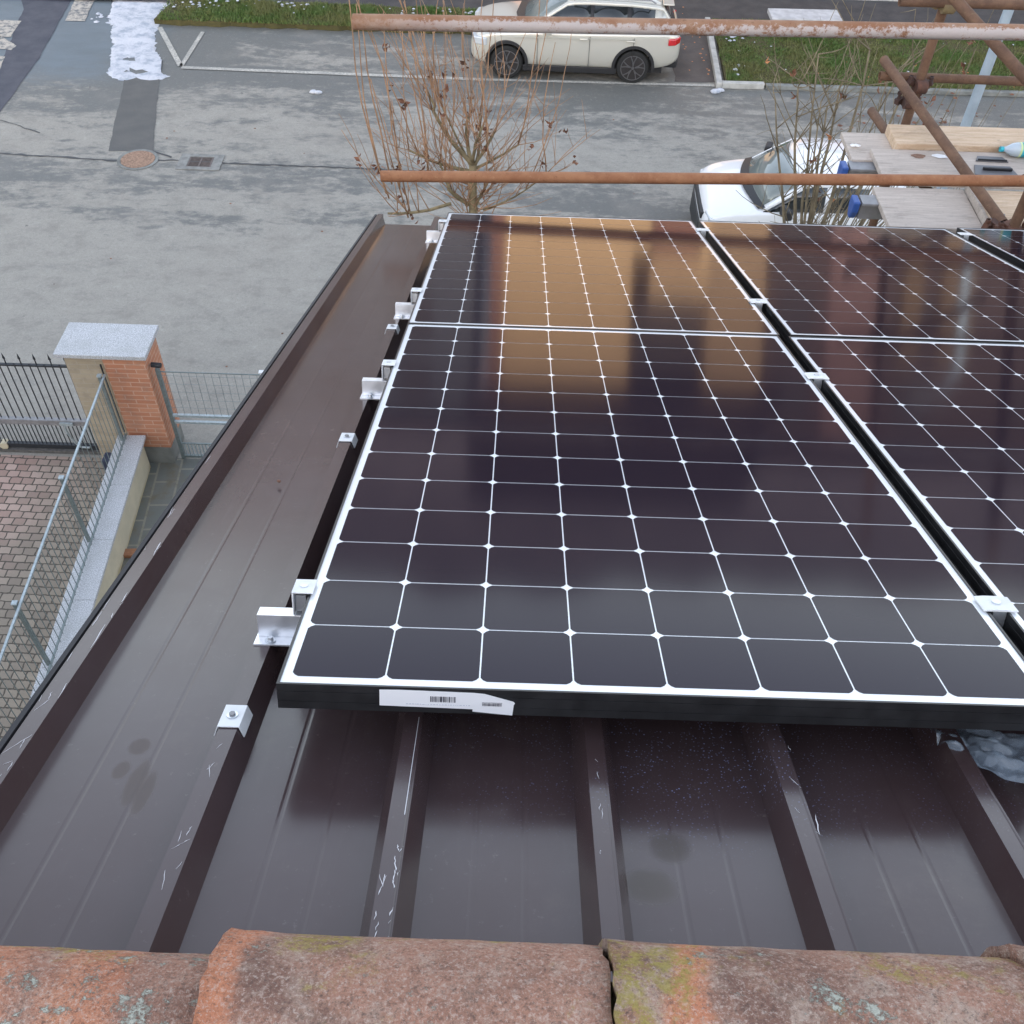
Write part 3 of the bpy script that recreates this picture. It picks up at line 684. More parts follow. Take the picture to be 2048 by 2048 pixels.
MB().box(.02, 1.33, -.006, .006, 1.60, 1.612).build('top_rail', 'galv_dark', t)
t = thing('fence_post', 'galvanised fence post with a white cap at the far side of the garden gate', 'post', (-2.99, 9.46, G))
MB().box(-.025, .025, -.025, .025, 0, 1.6).build('post', 'galv_dark', t)
MB().box(-.06, .06, -.03, .03, 1.6, 1.63).build('cap', 'white_metal', t)
t = thing('wire_fence', 'low wire mesh fence along the garden edge behind the twiggy trees', 'fence', (-2.95, 9.46, G))
b = MB()
for k in range(150): b.box(.05 + k * .1, .053 + k * .1, -.003, .003, .05, 1.5)
for z in (.1, .4, .7, 1.0, 1.3, 1.5): b.box(0, 15, -.003, .003, z, z + .006)
b.build('mesh_panel', 'galv_dark', t)
for k in range(1, 8): MB().box(k * 2.0 - .02, k * 2.0 + .02, -.02, .02, 0, 1.55).build('post', 'galv_dark', t)
t = thing('loose_brick', 'orange brick lying on the flagstones against the cream wall', 'brick', (-4.62, 7.62, G + .004), (0, 0, R(4)))
MB().box(-.13, .13, -.06, .06, 0, .055).build('brick', simple('brick_clay', (.34, .16, .085), .9, var=.2, scale=12), t, bevel=.006)

# ------------------------------------------------------------------ our house
house = thing('house', 'house under the camera with a dark brown ribbed steel roof', 'house', (0, 0, 0))
V0, V1 = -.60, 3.68
def rib(c, half=.0125, base=.0285): return [(c - base, -.12), (c - half, -.08), (c + half, -.08), (c + base, -.12)]
prof = [(-.368, -.26), (-.368, -.083), (-.366, -.08), (-.3405, -.08), (-.3285, -.12)]
def pan(a, b_):
    out = []
    for fr in (.34, .66):
        u = a + (b_ - a) * fr; out += [(u - .0045, -.12), (u - .0012, -.1204), (u + .0012, -.1204), (u + .0045, -.12)]
    return out
prev = -.3285; k = 0
while prev < 4.2:
    c_ = -.087 + .25 * k; prof += pan(prev, c_ - .0285) + rib(c_); prev = c_ + .0285; k += 1
nP = len(prof); rows = [V0 + (V1 - V0) * i / 30 for i in range(31)]
vs = [(p[0], v, p[1]) for v in rows for p in prof]
fs = [(j * nP + i, j * nP + i + 1, (j + 1) * nP + i + 1, (j + 1) * nP + i) for j in range(30) for i in range(nP - 1)]
rf = MB().add(vs, fs).build('metal_roof', 'roof_sheet', house, fix=False)
rf.rotation_euler = (-TH, 0, 0)
for p in rf.data.polygons:
    if p.normal.z < 0: p.flip()
sol = rf.modifiers.new('sheet', 'SOLIDIFY'); sol.thickness = .0012; sol.offset = -1
MB().box(-.377, -.3692, V0, 3.69, -.27, -.078).build('verge_trim', 'black_trim', rf)
MB().box(-.3655, -.341, 3.681, 3.71, -.10, -.0805).build('verge_end', 'roof_sheet', rf)
tt = MB()
for c_ in [-.087 + .25 * k for k in range(1, 18)]: tt.add([(c_ + .0085, V0, -.0797), (c_ + .0105, V0, -.0792), (c_ + .0105, V1, -.0792), (c_ + .0085, V1, -.0797)], [(0, 1, 2, 3)])
tt.build('lap_seam', 'roof_sheet', rf)
# scratches: short bright chalky marks on rib tops
def scr(seed, zones):
    rr = random.Random(seed); b = MB()
    for (u0, u1, v0, v1, n, L, wd) in zones:
        for _ in range(n):
            u, v = rr.uniform(u0, u1), rr.uniform(v0, v1); a = rr.gauss(math.pi / 2, .35); ln = rr.uniform(.3, 1) * L; m_ = rr.randint(3, 6)
            pts = [(u + math.cos(a) * ln * i / m_ + rr.uniform(-.0008, .0008), v + math.sin(a) * ln * i / m_) for i in range(m_ + 1)]
            pts = [p for p in pts if u0 - .002 < p[0] < u1 + .002]
            if len(pts) < 2: continue
            ws = [wd * rr.uniform(.3, 1) * (0.3 if i in (0, len(pts) - 1) else 1) for i in range(len(pts))]
            b.add([(p[0] - w_, p[1], -.0795) for p, w_ in zip(pts, ws)] + [(p[0] + w_, p[1], -.0795) for p, w_ in zip(pts, ws)],
                  [(i, len(pts) + i, len(pts) + i + 1, i + 1) for i in range(len(pts) - 1)])
    return tag(b.build('scratches', 'scratch', rf), kind='stuff')
scr(5, [(-.098, -.078, -.30, -.05, 8, .03, .0005), (.152, .158, -.36, -.27, 7, .03, .0006), (.167, .173, -.36, -.20, 10, .03, .0008), (-.365, -.341, -.2, .05, 9, .05, .0005),
        (-.365, -.360, .05, .9, 10, .05, .0006), (-.343, -.341, .0, .5, 14, .07, .0007), (.66, .68, -.2, 0, 3, .03, .0005), (.676, .681, -.3, -.05, 4, .09, .0008), (.405, .42, -.3, 0, 5, .02, .0004)])
b = MB().add([(.1695, -.17, -.0794), (.1705, -.17, -.0794), (.1705, .02, -.0794), (.1698, .02, -.0794)], [(0, 1, 2, 3)]); b.build('scratches', 'scratch', rf)
# walls, gutter, rear slope
MB().box(-.1, 12, -4.4, 2.9, G, -1.9).build('wall', 'pale_render', house)
MB().add([(-.1, 2.9, -1.9), (-.1, -.55, -.35), (-.1, -4.4, -1.9), (12, 2.9, -1.9), (12, -.55, -.35), (12, -4.4, -1.9)], [(0, 1, 2), (3, 5, 4), (0, 3, 4, 1), (1, 4, 5, 2), (0, 2, 5, 3)]).build('gable', 'pale_render', house)
b = MB()
for k in range(40): b.add([(-.37 + k * .31 + q[0], y, z + q[1]) for y, z in ((-.55, .08), (-5.0, -1.62)) for q in ((0, 0), (.04, .05), (.10, .08), (.16, .05), (.2, 0), (.31, -.02))],
                          [(i, i + 1, i + 7, i + 6) for i in range(5)])
b.build('rear_tile_slope', M['clay'][3], house)
b = MB()
b.add([(-.36 + i * .5, 3.47 + math.sin(a_) * .07, -1.62 - math.cos(a_) * .07) for i in (0, 25) for a_ in [math.pi * (-.5 + j / 10) for j in range(11)]], [(j, j + 1, j + 12, j + 11) for j in range(10)])
b.build('gutter', 'roof_sheet', house)
# ridge tiles (each one lies loose on the ridge)
def ridge_tile(idx, x0, x1, r0, r1, zc, yc, label, mat, tilt=0.0, mortar=False):
    t = thing('ridge_tile', label, 'roof tile', ((x0 + x1) / 2, yc, zc), (0, tilt, 0), 'clay tiles capping the ridge in front')
    n, mseg = 28, 14; L = (x1 - x0) / 2; vo = []; vi = []
    rr = random.Random(idx)
    for i in range(mseg + 1):
        tpos = i / mseg; r = r0 + (r1 - r0) * tpos
        lip = .003 * math.exp(-((tpos - .03) / .05) ** 2)
        for j in range(n + 1):
            a_ = math.pi * (-.06 + 1.12 * j / n); e = rr.uniform(-.0007, .0007) + (rr.uniform(-.0015, .0015) if i in (0, mseg) else 0)
            vo.append((-L + 2 * L * tpos + (rr.uniform(-.003, .003) if i in (0, mseg) else 0), math.cos(a_) * (r + e + lip), math.sin(a_) * (r + e + lip)))
            vi.append((vo[-1][0], math.cos(a_) * (r - .013), math.sin(a_) * (r - .013)))
    W = n + 1; K = len(vo); fs = []
    for i in range(mseg):
        for j in range(n):
            fs += [(i * W + j, i * W + j + 1, (i + 1) * W + j + 1, (i + 1) * W + j), (K + i * W + j, K + (i + 1) * W + j, K + (i + 1) * W + j + 1, K + i * W + j + 1)]
        fs += [(i * W, (i + 1) * W, K + (i + 1) * W, K + i * W), (i * W + n, K + i * W + n, K + (i + 1) * W + n, (i + 1) * W + n)]
    for j in range(n): fs += [(j, K + j, K + j + 1, j + 1), (mseg * W + j, mseg * W + j + 1, K + mseg * W + j + 1, K + mseg * W + j)]
    MB().add(vo + vi, fs).build('clay_barrel', mat, t, 'all')
    return t
YC, ZC = -.507, .118
ridge_tile(1, -.40, .055, .108, .104, ZC - .012, YC, 'leftmost ridge tile, orange with pale blue lichen and yellow moss', M['clay'][0], R(1.0))
ridge_tile(2, .034, .388, .120, .118, ZC + .002, YC, 'maroon ridge tile with an orange streak at its left, second from the left', M['clay'][1])
ridge_tile(3, .391, .788, .121, .117, ZC + .004, YC, 'grey-beige mossy ridge tile with an orange streak, right of the dark joint', M['clay'][2])
ridge_tile(4, .775, 1.13, .126, .114, ZC + .006, YC, 'brown ridge tile cut off by the bottom right corner', M['clay'][3])
ridge_tile(5, 1.12, 1.5, .126, .112, ZC, YC, 'ridge tile beyond the right edge', M['clay'][1])
ridge_tile(6, -.80, -.385, .126, .110, ZC - .004, YC, 'ridge tile at the left verge end', M['clay'][2])
b = MB().box(-.365, 4.5, YC - .075, YC + .080, -.25, ZC + .035); b.build('ridge_mortar', 'mortar', house)

# ------------------------------------------------------------------ solar panels
PW, PL, CP = 1.046, 1.690, .127
def make_panel():
    t = roof_thing('solar_panel', 'x', 'solar panel', 0, 0)
    x0, x1, y0, y1 = -.015, -.015 + PW, -.0195, -.0195 + PL; h = .040; top = .0
    b = MB(); lw = .0035
    prof_ = [(0, -h), (0, -h + .0115), (.0012, -h + .012), (0, -h + .0125), (0, -.0125), (.0012, -.012), (0, -.0115), (0, top), (lw, top), (lw, -.0022), (.006, -h + .001), (.025, -h + .001), (.025, -h)]
    cs = [(x0, y0, 1, 1), (x1, y0, -1, 1), (x1, y1, -1, -1), (x0, y1, 1, -1)]; vs = []; n = len(prof_)
    for cx, cy, sx, sy in cs: vs += [(cx + sx * p[0], cy + sy * p[0], p[1]) for p in prof_]
    fs = [(c * n + i, c * n + i + 1, ((c + 1) % 4) * n + i + 1, ((c + 1) % 4) * n + i) for c in range(4) for i in range(n - 1)]
    b.add(vs, fs); b.build('frame', 'black_anodised', t)
    e = .0006
    bb = MB().box(x0 + lw, x1 - lw, y0 + lw, y1 - lw, -.0062, -.0022); bb.build('back_sheet', 'backsheet', t)
    cells = MB(); g_ = .0011; ch = .0088
    for i in range(8):
        for j in range(13):
            a0, a1, b0, b1 = i * CP + g_, (i + 1) * CP - g_, j * CP + g_, (j + 1) * CP - g_
            pts = [(a0 + ch, b0), (a1 - ch, b0), (a1 - ch * .4, b0 + ch * .4), (a1, b0 + ch), (a1, b1 - ch), (a1 - ch * .4, b1 - ch * .4), (a1 - ch, b1), (a0 + ch, b1), (a0 + ch * .4, b1 - ch * .4), (a0, b1 - ch), (a0, b0 + ch), (a0 + ch * .4, b0 + ch * .4)]
            cells.add([(p[0], p[1], -.0018) for p in pts], [tuple(range(12))])
    o = cells.build('cell_array', 'cell', t, fix=False)
    jb = MB().box(.42, .60, 1.50, 1.58, -.026, -.0063).build('junction_box', 'black_trim', t)
    return t
p0 = make_panel()
spots = [(0, 0, 1.0, 'large dark solar panel nearest the camera with a white barcode sticker on its frame'),
         (0, 1.695, 1.006, 'far left solar panel reflecting an ochre house front'),
         (1.0745, -.004, 1.012, 'near solar panel cut off by the right edge, right of the black gap'),
         (1.0845, 1.70, 1.024, 'far middle solar panel reflecting brown and pink house fronts'),
         (2.218, 1.735, 1.02, 'sliver of a solar panel at the right edge, beyond the second gap')]
panels = []
for i, (u, v, s_, lab) in enumerate(spots):
    o = p0 if i == 0 else copy_tree(p0); o.location = on_roof(u, v); o.scale = (s_, 1, 1); o['label'] = lab; o['group'] = 'solar panels on the brown roof'; panels.append(o)
# barcode sticker on the near frame (belongs to the panel)
t = panels[0]; yf = -.0195
st = MB().profile_y([(.122, -.0045), (.150, -.0038), (.2475, -.0052), (.2475, -.0318), (.1215, -.0300)], yf - .0008, yf - .0001).build('barcode_sticker', 'sticker', t)
st['label'] = 'long white sticker with a barcode on the black frame'
MB().profile_y([(.246, -.0045), (.262, -.0058), (.300, -.0170), (.3025, -.0195), (.301, -.0225), (.2995, -.0395), (.246, -.0350)], yf - .0016, yf - .0009).build('torn_sticker', 'sticker', t)
b = MB(); rr = random.Random(9); u = .1895
while u < .223:
    w_ = rr.choice([.0005, .0005, .001, .0015]); b.box(u, u + w_, yf - .0012, yf - .0008, -.0215, -.0125); u += w_ + rr.choice([.0005, .0008, .0012])
b.build('barcode', 'print', t); b = MB(); u = .2590
while u < .2845:
    w_ = rr.choice([.0004, .0004, .0008]); b.box(u, u + w_, yf - .0020, yf - .0016, -.0250, -.0205); u += w_ + rr.choice([.0005, .0007])
b.box(.2585, .2855, yf - .0020, yf - .0016, -.0197, -.0194)
b.build('barcode', 'print', t)
b = MB(); u = .157
while u < .243:
    w_ = rr.uniform(.001, .0035); b.box(u, u + w_, yf - .0012, yf - .0008, -.0262, -.0255); u += w_ + .0012
b.build('small_print', simple('faint_print', (.5, .52, .58), .6), t)

# ------------------------------------------------------------------ brackets and clamps
def mini_rail():
    t = roof_thing('mini_rail', 'x', 'bracket', 0, 0)
    MB().box(-.012, .25, 0, .045, -.0025, .0).build('base_flange', 'aluminium', t)
    MB().profile_x([(.022, .0), (.025, .0), (.025, .036), (.030, .036), (.030, .033), (.034, .033), (.034, .036), (.045, .036), (.045, .0395), (.022, .0395)], -.009, .25).build('upright_web', 'aluminium', t, bevel=.0006)
    s_ = MB().tube([(.012, .010, 0), (.012, .010, .0022)], .0085, 20).build('washer', 'zinc', t, True)
    MB().tube([(.012, .010, .0022), (.012, .010, .0075)], [.0052, .0046], 6).build('screw_head', 'zinc', t)
    return t
r0 = mini_rail()
for i, (u, v, lab) in enumerate([(-.088, .182, 'nearest aluminium mini rail sticking out left under the near panel'), (-.082, 1.266, 'second aluminium mini rail, beside the middle of the near panel'),
                                 (-.081, 1.985, 'third aluminium mini rail, just beyond the seam of the two left panels'), (-.081, 3.116, 'farthest aluminium mini rail at the eave end of the left panels')]):
    o = r0 if i == 0 else copy_tree(r0); o.location = on_roof(u, v, -.0775); o['label'] = lab; o['group'] = 'aluminium mini rails under the panels'
def end_clamp():
    t = roof_thing('end_clamp', 'x', 'clamp', 0, 0)
    MB().profile_y([(-.024, -.037), (-.0215, -.037), (-.0215, .0015), (.009, .0015), (.009, .004), (-.024, .004)], -.02, .02).build('clamp_plate', 'white_metal', t, bevel=.0008)
    MB().box(-.0205, -.004, -.012, .012, -.034, -.006).build('clamp_block', 'zinc', t)
    MB().tube([(-.008, 0, .004), (-.008, 0, .0055)], .0062, 18).build('bolt_head', 'zinc', t, True)
    return t
e0 = end_clamp()
for i, (v, lab) in enumerate([(.223, 'nearest end clamp gripping the left edge of the near panel'), (1.308, 'second end clamp, on the near panel beside its mini rail'), (2.028, 'third end clamp, on the far left panel just past the seam'), (3.155, 'farthest end clamp on the far left panel by the eave')]):
    o = e0 if i == 0 else copy_tree(e0); o.location = on_roof(-.0165, v, .001); o['label'] = lab; o['group'] = 'end clamps along the left panel edge'
def mid_clamp():
    t = roof_thing('mid_clamp', 'x', 'clamp', 0, 0)
    MB().profile_y([(-.025, .001), (.029, .001), (.029, .0035), (.014, .005), (-.010, .005), (-.025, .0035)], -.021, .021).build('clamp_plate', 'white_metal', t, bevel=.0008)
    MB().box(-.009, .012, -.020, .018, -.03, .001).build('clamp_block', 'zinc', t)
    MB().tube([(.002, 0, .005), (.002, 0, .0075)], .0068, 18).build('bolt_head', 'zinc', t, True)
    return t
m0 = mid_clamp()
for i, (u, v, lab) in enumerate([(1.046, .238, 'nearest mid clamp bridging the black gap between the near panels'), (1.046, 1.316, 'mid clamp in the first gap a little below the panel seam'), (1.047, 2.03, 'mid clamp in the first gap just above the panel seam'),
                                 (1.051, 3.155, 'mid clamp at the far end of the first gap'), (2.175, 3.25, 'mid clamp in the second gap at the far right')]):
    o = m0 if i == 0 else copy_tree(m0); o.location = on_roof(u, v); o['label'] = lab; o['group'] = 'mid clamps between the panels'
def saddle():
    t = roof_thing('rib_cap', 'x', 'fixing cap', 0, 0)
    MB().profile_y([(-.0195, -.0155), (-.014, .0006), (.014, .0006), (.0195, -.0155), (.0213, -.0150), (.0150, .0024), (-.0150, .0024), (-.0213, -.0150)], -.024, .024).build('saddle_plate', 'white_metal', t, bevel=.0005)
    MB().tube([(0, 0, .0026), (0, 0, .0044)], .0078, 20).build('washer', 'zinc', t, True)
    MB().tube([(0, 0, .0044), (0, 0, .0072)], .0046, 6).build('screw_head', 'steel_grey', t)
    return t
s0 = saddle()
for i, (v, lab) in enumerate([(.008, 'nearest white saddle cap screwed over the rib left of the near panel'), (1.015, 'white saddle cap on the same rib, halfway up the near panel'), (1.895, 'farthest white saddle cap, below the third mini rail')]):
    o = s0 if i == 0 else copy_tree(s0); o.location = on_roof(-.087, v, -.0798); o['label'] = lab; o['group'] = 'white saddle caps on the roof rib'
# crumpled clear plastic under the right of the near panel
from mathutils import noise
t = roof_thing('plastic_bag', 'crumpled clear plastic sheet stuck under the near panel at the right', 'plastic sheet', 1.03, .03, -.10)
vs = []; nx, ny = 46, 26
for j in range(ny + 1):
    for i in range(nx + 1):
        X = (i / nx - .5) * .26; Y = (j / ny - .5) * .12; X += .02 * noise.noise((X * 20, Y * 20, 3)); Yc = Y * (1 - .5 * abs(i / nx - .5)) - .02 + (i / nx) * -.07 + .012 * noise.noise((X * 14, 4, 3))
        vs.append((X, Yc, .026 * abs(noise.noise((X * 17, Y * 26, 1))) + .012 * abs(noise.noise((X * 52, Y * 30, 2))) + .006))
MB().add(vs, [(j * (nx + 1) + i, j * (nx + 1) + i + 1, (j + 1) * (nx + 1) + i + 1, (j + 1) * (nx + 1) + i) for j in range(ny) for i in range(nx)]).build('film', 'plastic', t, 'all')
t = roof_thing('debris_bit', 'tiny dark clod lying alone on the brown roof pan', 'debris', -.205, .835, -.118); lump(t, .006, 'dead_leaf', 3, 'clod', 2)

# ------------------------------------------------------------------ scaffold
sc = thing('scaffold', 'rusty tube scaffold standing in front of the eave', 'scaffold', (0, 0, 0))
def tube_part(name, p, q, mat, r=.0242): return MB().pipe(p, q, r).build(name, mat, sc, True)
def ext(p, q, x): # extend line to x
    k = (x - p[0]) / (q[0] - p[0]); return (x, p[1] + (q[1] - p[1]) * k, p[2] + (q[2] - p[2]) * k)
lo = tube_part('ledger_tube', (-.340, 3.45, -1.228), (4.6, 3.45, -1.09), 'rust', .0252)
hi_ = tube_part('guard_rail', (-.305, 2.85, -.306), (3.6, 2.85, -.238), 'rust_paint', .0262)
hi_['label'] = 'pale paint-flaked guard rail across the top of the picture'
tube_part('upright_tube', (2.475, 4.80, G), (2.475, 4.80, .4), 'rust_dark', .0255)
tube_part('upright_tube', (2.625, 3.50, G), (2.625, 3.50, .3), 'rust_dark', .0255)
tube_part('upright_tube', (4.6, 3.50, G), (4.6, 3.50, .3), 'rust_dark')
tube_part('upright_tube', (4.6, 4.80, G), (4.6, 4.80, .4), 'rust_dark')
tube_part('ledger_tube', (2.265, 4.85, -1.318), (4.8, 4.85, -1.33), 'rust_dark')
tube_part('ledger_tube', (2.215, 4.74, -.880), (4.8, 4.74, -.872), 'rust_dark', .0255)
d_a, d_b = Vector((2.29, 4.93, -1.262)), Vector((2.60, 3.56, -1.43))
tube_part('brace_tube', d_a, d_b, 'rust_dark', .0255)
tube_part('brace_tube', (2.36, 4.72, -.76), (2.80, 4.18, -1.055), 'rust_dark', .0275)
tube_part('putlog_tube', (2.328, 4.99, -1.585), (2.52, 3.5, -1.60), 'rust_dark', .0255)
tube_part('putlog_tube', (3.9, 4.99, -1.585), (3.9, 3.5, -1.60), 'rust_dark', .0255)
def coupler(p, r=.036, mat='rust_clamp', seed=1):
    rr = random.Random(seed); b = MB(); p = Vector(p)
    b.tube([p + Vector((0, 0, -.03)), p + Vector((0, 0, .03))], r, 14)
    b.tube([p + Vector((-.03, -.045, 0)), p + Vector((.03, -.045, 0))], r, 14)
    for s_ in (-1, 1):
        b.tube([p + Vector((s_ * .055, -.01, -.02)), p + Vector((s_ * .055, -.01, .045))], .008, 8)
        b.tube([p + Vector((s_ * .055, -.01, .03)), p + Vector((s_ * .055, -.01, .045))], .014, 6)
        b.obox(p + Vector((s_ * .03, 0, 0)), p + Vector((s_ * .065, -.02, rr.uniform(-.02, .02))), .03, .03)
    return b.build('coupler', mat, sc, True)
coupler((2.475, 4.80, -1.33), .034, seed=2); coupler((2.44, 4.80, -1.42), .032, seed=3); coupler((2.475, 4.79, -.90), .036, 'rust_yellow', seed=4)
coupler((2.615, 3.51, -1.43), .034, seed=5); coupler((2.575, 3.56, -1.45), .034, seed=6); coupler((2.625, 3.50, -1.15), .034, seed=7)
MB().obox((2.575, 3.66, -1.47), (2.60, 3.60, -1.41), .035, .008).build('bracket', 'steel_grey', sc)
# walk boards
def board(label, x0, x1, y0, y1, z, skew=0.0, mat='plank_grey', name='scaffold_board', th=.03, cat='board', grp='grey boards of the scaffold deck', rot=0.0):
    t = thing(name, label, cat, (x0, y0, z - th), (0, 0, rot), grp)
    L = x1 - x0; W_ = y1 - y0
    MB().prism([(0, 0), (L, 0), (L, W_), (skew, W_)], 0, th).build('plank', mat, t, bevel=.004); return t
board('farthest grey deck board, under the thick timber', 2.035, 4.9, 4.235, 4.535, -1.49)
board('middle grey deck board carrying the two dark plates', 2.14, 4.9, 3.985, 4.31, -1.462)
board('short nearest deck board ending in a pale batten', 2.085, 2.545, 3.60, 3.97, -1.49)
board('tan board right of the pale batten, under the brace foot', 2.60, 4.9, 3.60, 3.975, -1.492, mat='timber')
t = thing('batten', 'pale batten closing the right end of the short deck board', 'batten', (2.552, 3.58, -1.49)); MB().box(0, .016, 0, .39, -.01, .035).build('strip', 'plank_grey', t, bevel=.002)
t = thing('timber_beam', 'thick new pale timber lying on the far deck board', 'timber', (2.272, 4.315, -1.489), (0, 0, R(.3)))
MB().box(0, 2.6, 0, .215, .0, .055).build('beam', 'timber', t, bevel=.004)
for lab, (cx, cy) in {'aluminium staging beam with a blue end cap beneath the far board': (1.985, 4.20), 'aluminium staging beam with a blue end cap beneath the nearest board': (1.975, 3.86)}.items():
    t = thing('staging_beam', lab, 'beam', (cx, cy, -1.60), (0, 0, 0), 'blue-capped staging beams')
    MB().box(.03, 2.6, -.02, .02, 0, .085).box(.03, 2.6, -.045, .045, .0855, .10).build('rail', 'steel_grey', t, bevel=.003)
    MB().profile_x([(-.042, .102), (.042, .102), (.042, .05), (.016, .0), (-.016, .0), (-.042, .05)], -.012, .022).build('end_cap', 'blue_cap', t, bevel=.008)
# things on the deck
t = thing('water_bottle', 'clear plastic water bottle with a blue-green label lying against the timber', 'bottle', (2.80, 4.275, -1.425), (0, 0, 0))
MB().tube([(0, 0, 0), (.018, 0, 0)], .014, 16).build('cap', 'bottle_label', t, True)
MB().tube([(.018, 0, 0), (.03, 0, 0), (.06, 0, 0), (.085, 0, 0), (.30, 0, 0), (.315, 0, 0)], [.013, .014, .031, .037, .037, .03], 20).build('bottle_body', 'bottle', t, 'all')
MB().tube([(.095, 0, 0), (.105, 0, 0)], .0385, 20).build('band', 'bottle_band', t, True)
MB().tube([(.105, 0, 0), (.19, 0, 0)], .038, 20).build('label', 'bottle_label', t, True)
for lab, x0, y0, L, W_ in (('small dark slate-grey plate at the back of the middle board', 2.665, 4.205, .17, .05), ('larger dark slate-grey plate with a bar on it, in front of the small one', 2.62, 4.06, .225, .10)):
    t = thing('metal_plate', lab, 'plate', (x0, y0, -1.461), (0, 0, R(-2)), 'dark metal plates on the deck')
    MB().prism([(0, 0), (L, 0), (L - .02, W_), (.02, W_)], 0, .006).build('plate', 'slate_plate', t, bevel=.001)
    if L > .2: MB().box(.05, .20, .045, .060, .0065, .02).build('bar', 'black_trim', t, bevel=.003)
    else: MB().box(.01, .16, .0, .006, .0065, .014).build('rim', 'black_trim', t)
t = thing('paper_scrap', 'white paper scrap on the middle deck board beside the brace', 'paper', (2.48, 4.245, -1.461)); MB().add([(-.035, .0, .001), (.0, -.022, .002), (.045, -.018, .004), (.04, .015, .001), (0, .022, .003), (-.03, .015, .001)], [tuple(range(6))]).build('scrap', 'paper', t)
t = thing('plaster_crumb', 'small white crumb on the farthest deck board', 'crumb', (2.08, 4.37, -1.489)); lump(t, .018, 'paper', 4, 'crumb', 3)
t = thing('rust_stain', 'brown rust stain on the middle deck board left of the paper scrap', 'stain', (2.375, 4.24, -1.4605)); 
MB().add([(math.cos(a_) * .038 * (1 + .2 * math.sin(a_ * 3)), math.sin(a_) * .024, 0) for a_ in [k * .5236 for k in range(12)]], [tuple(range(12))]).build('stain', simple('stain_brown', (.22, .13, .09), .9, var=.3, scale=60), t)

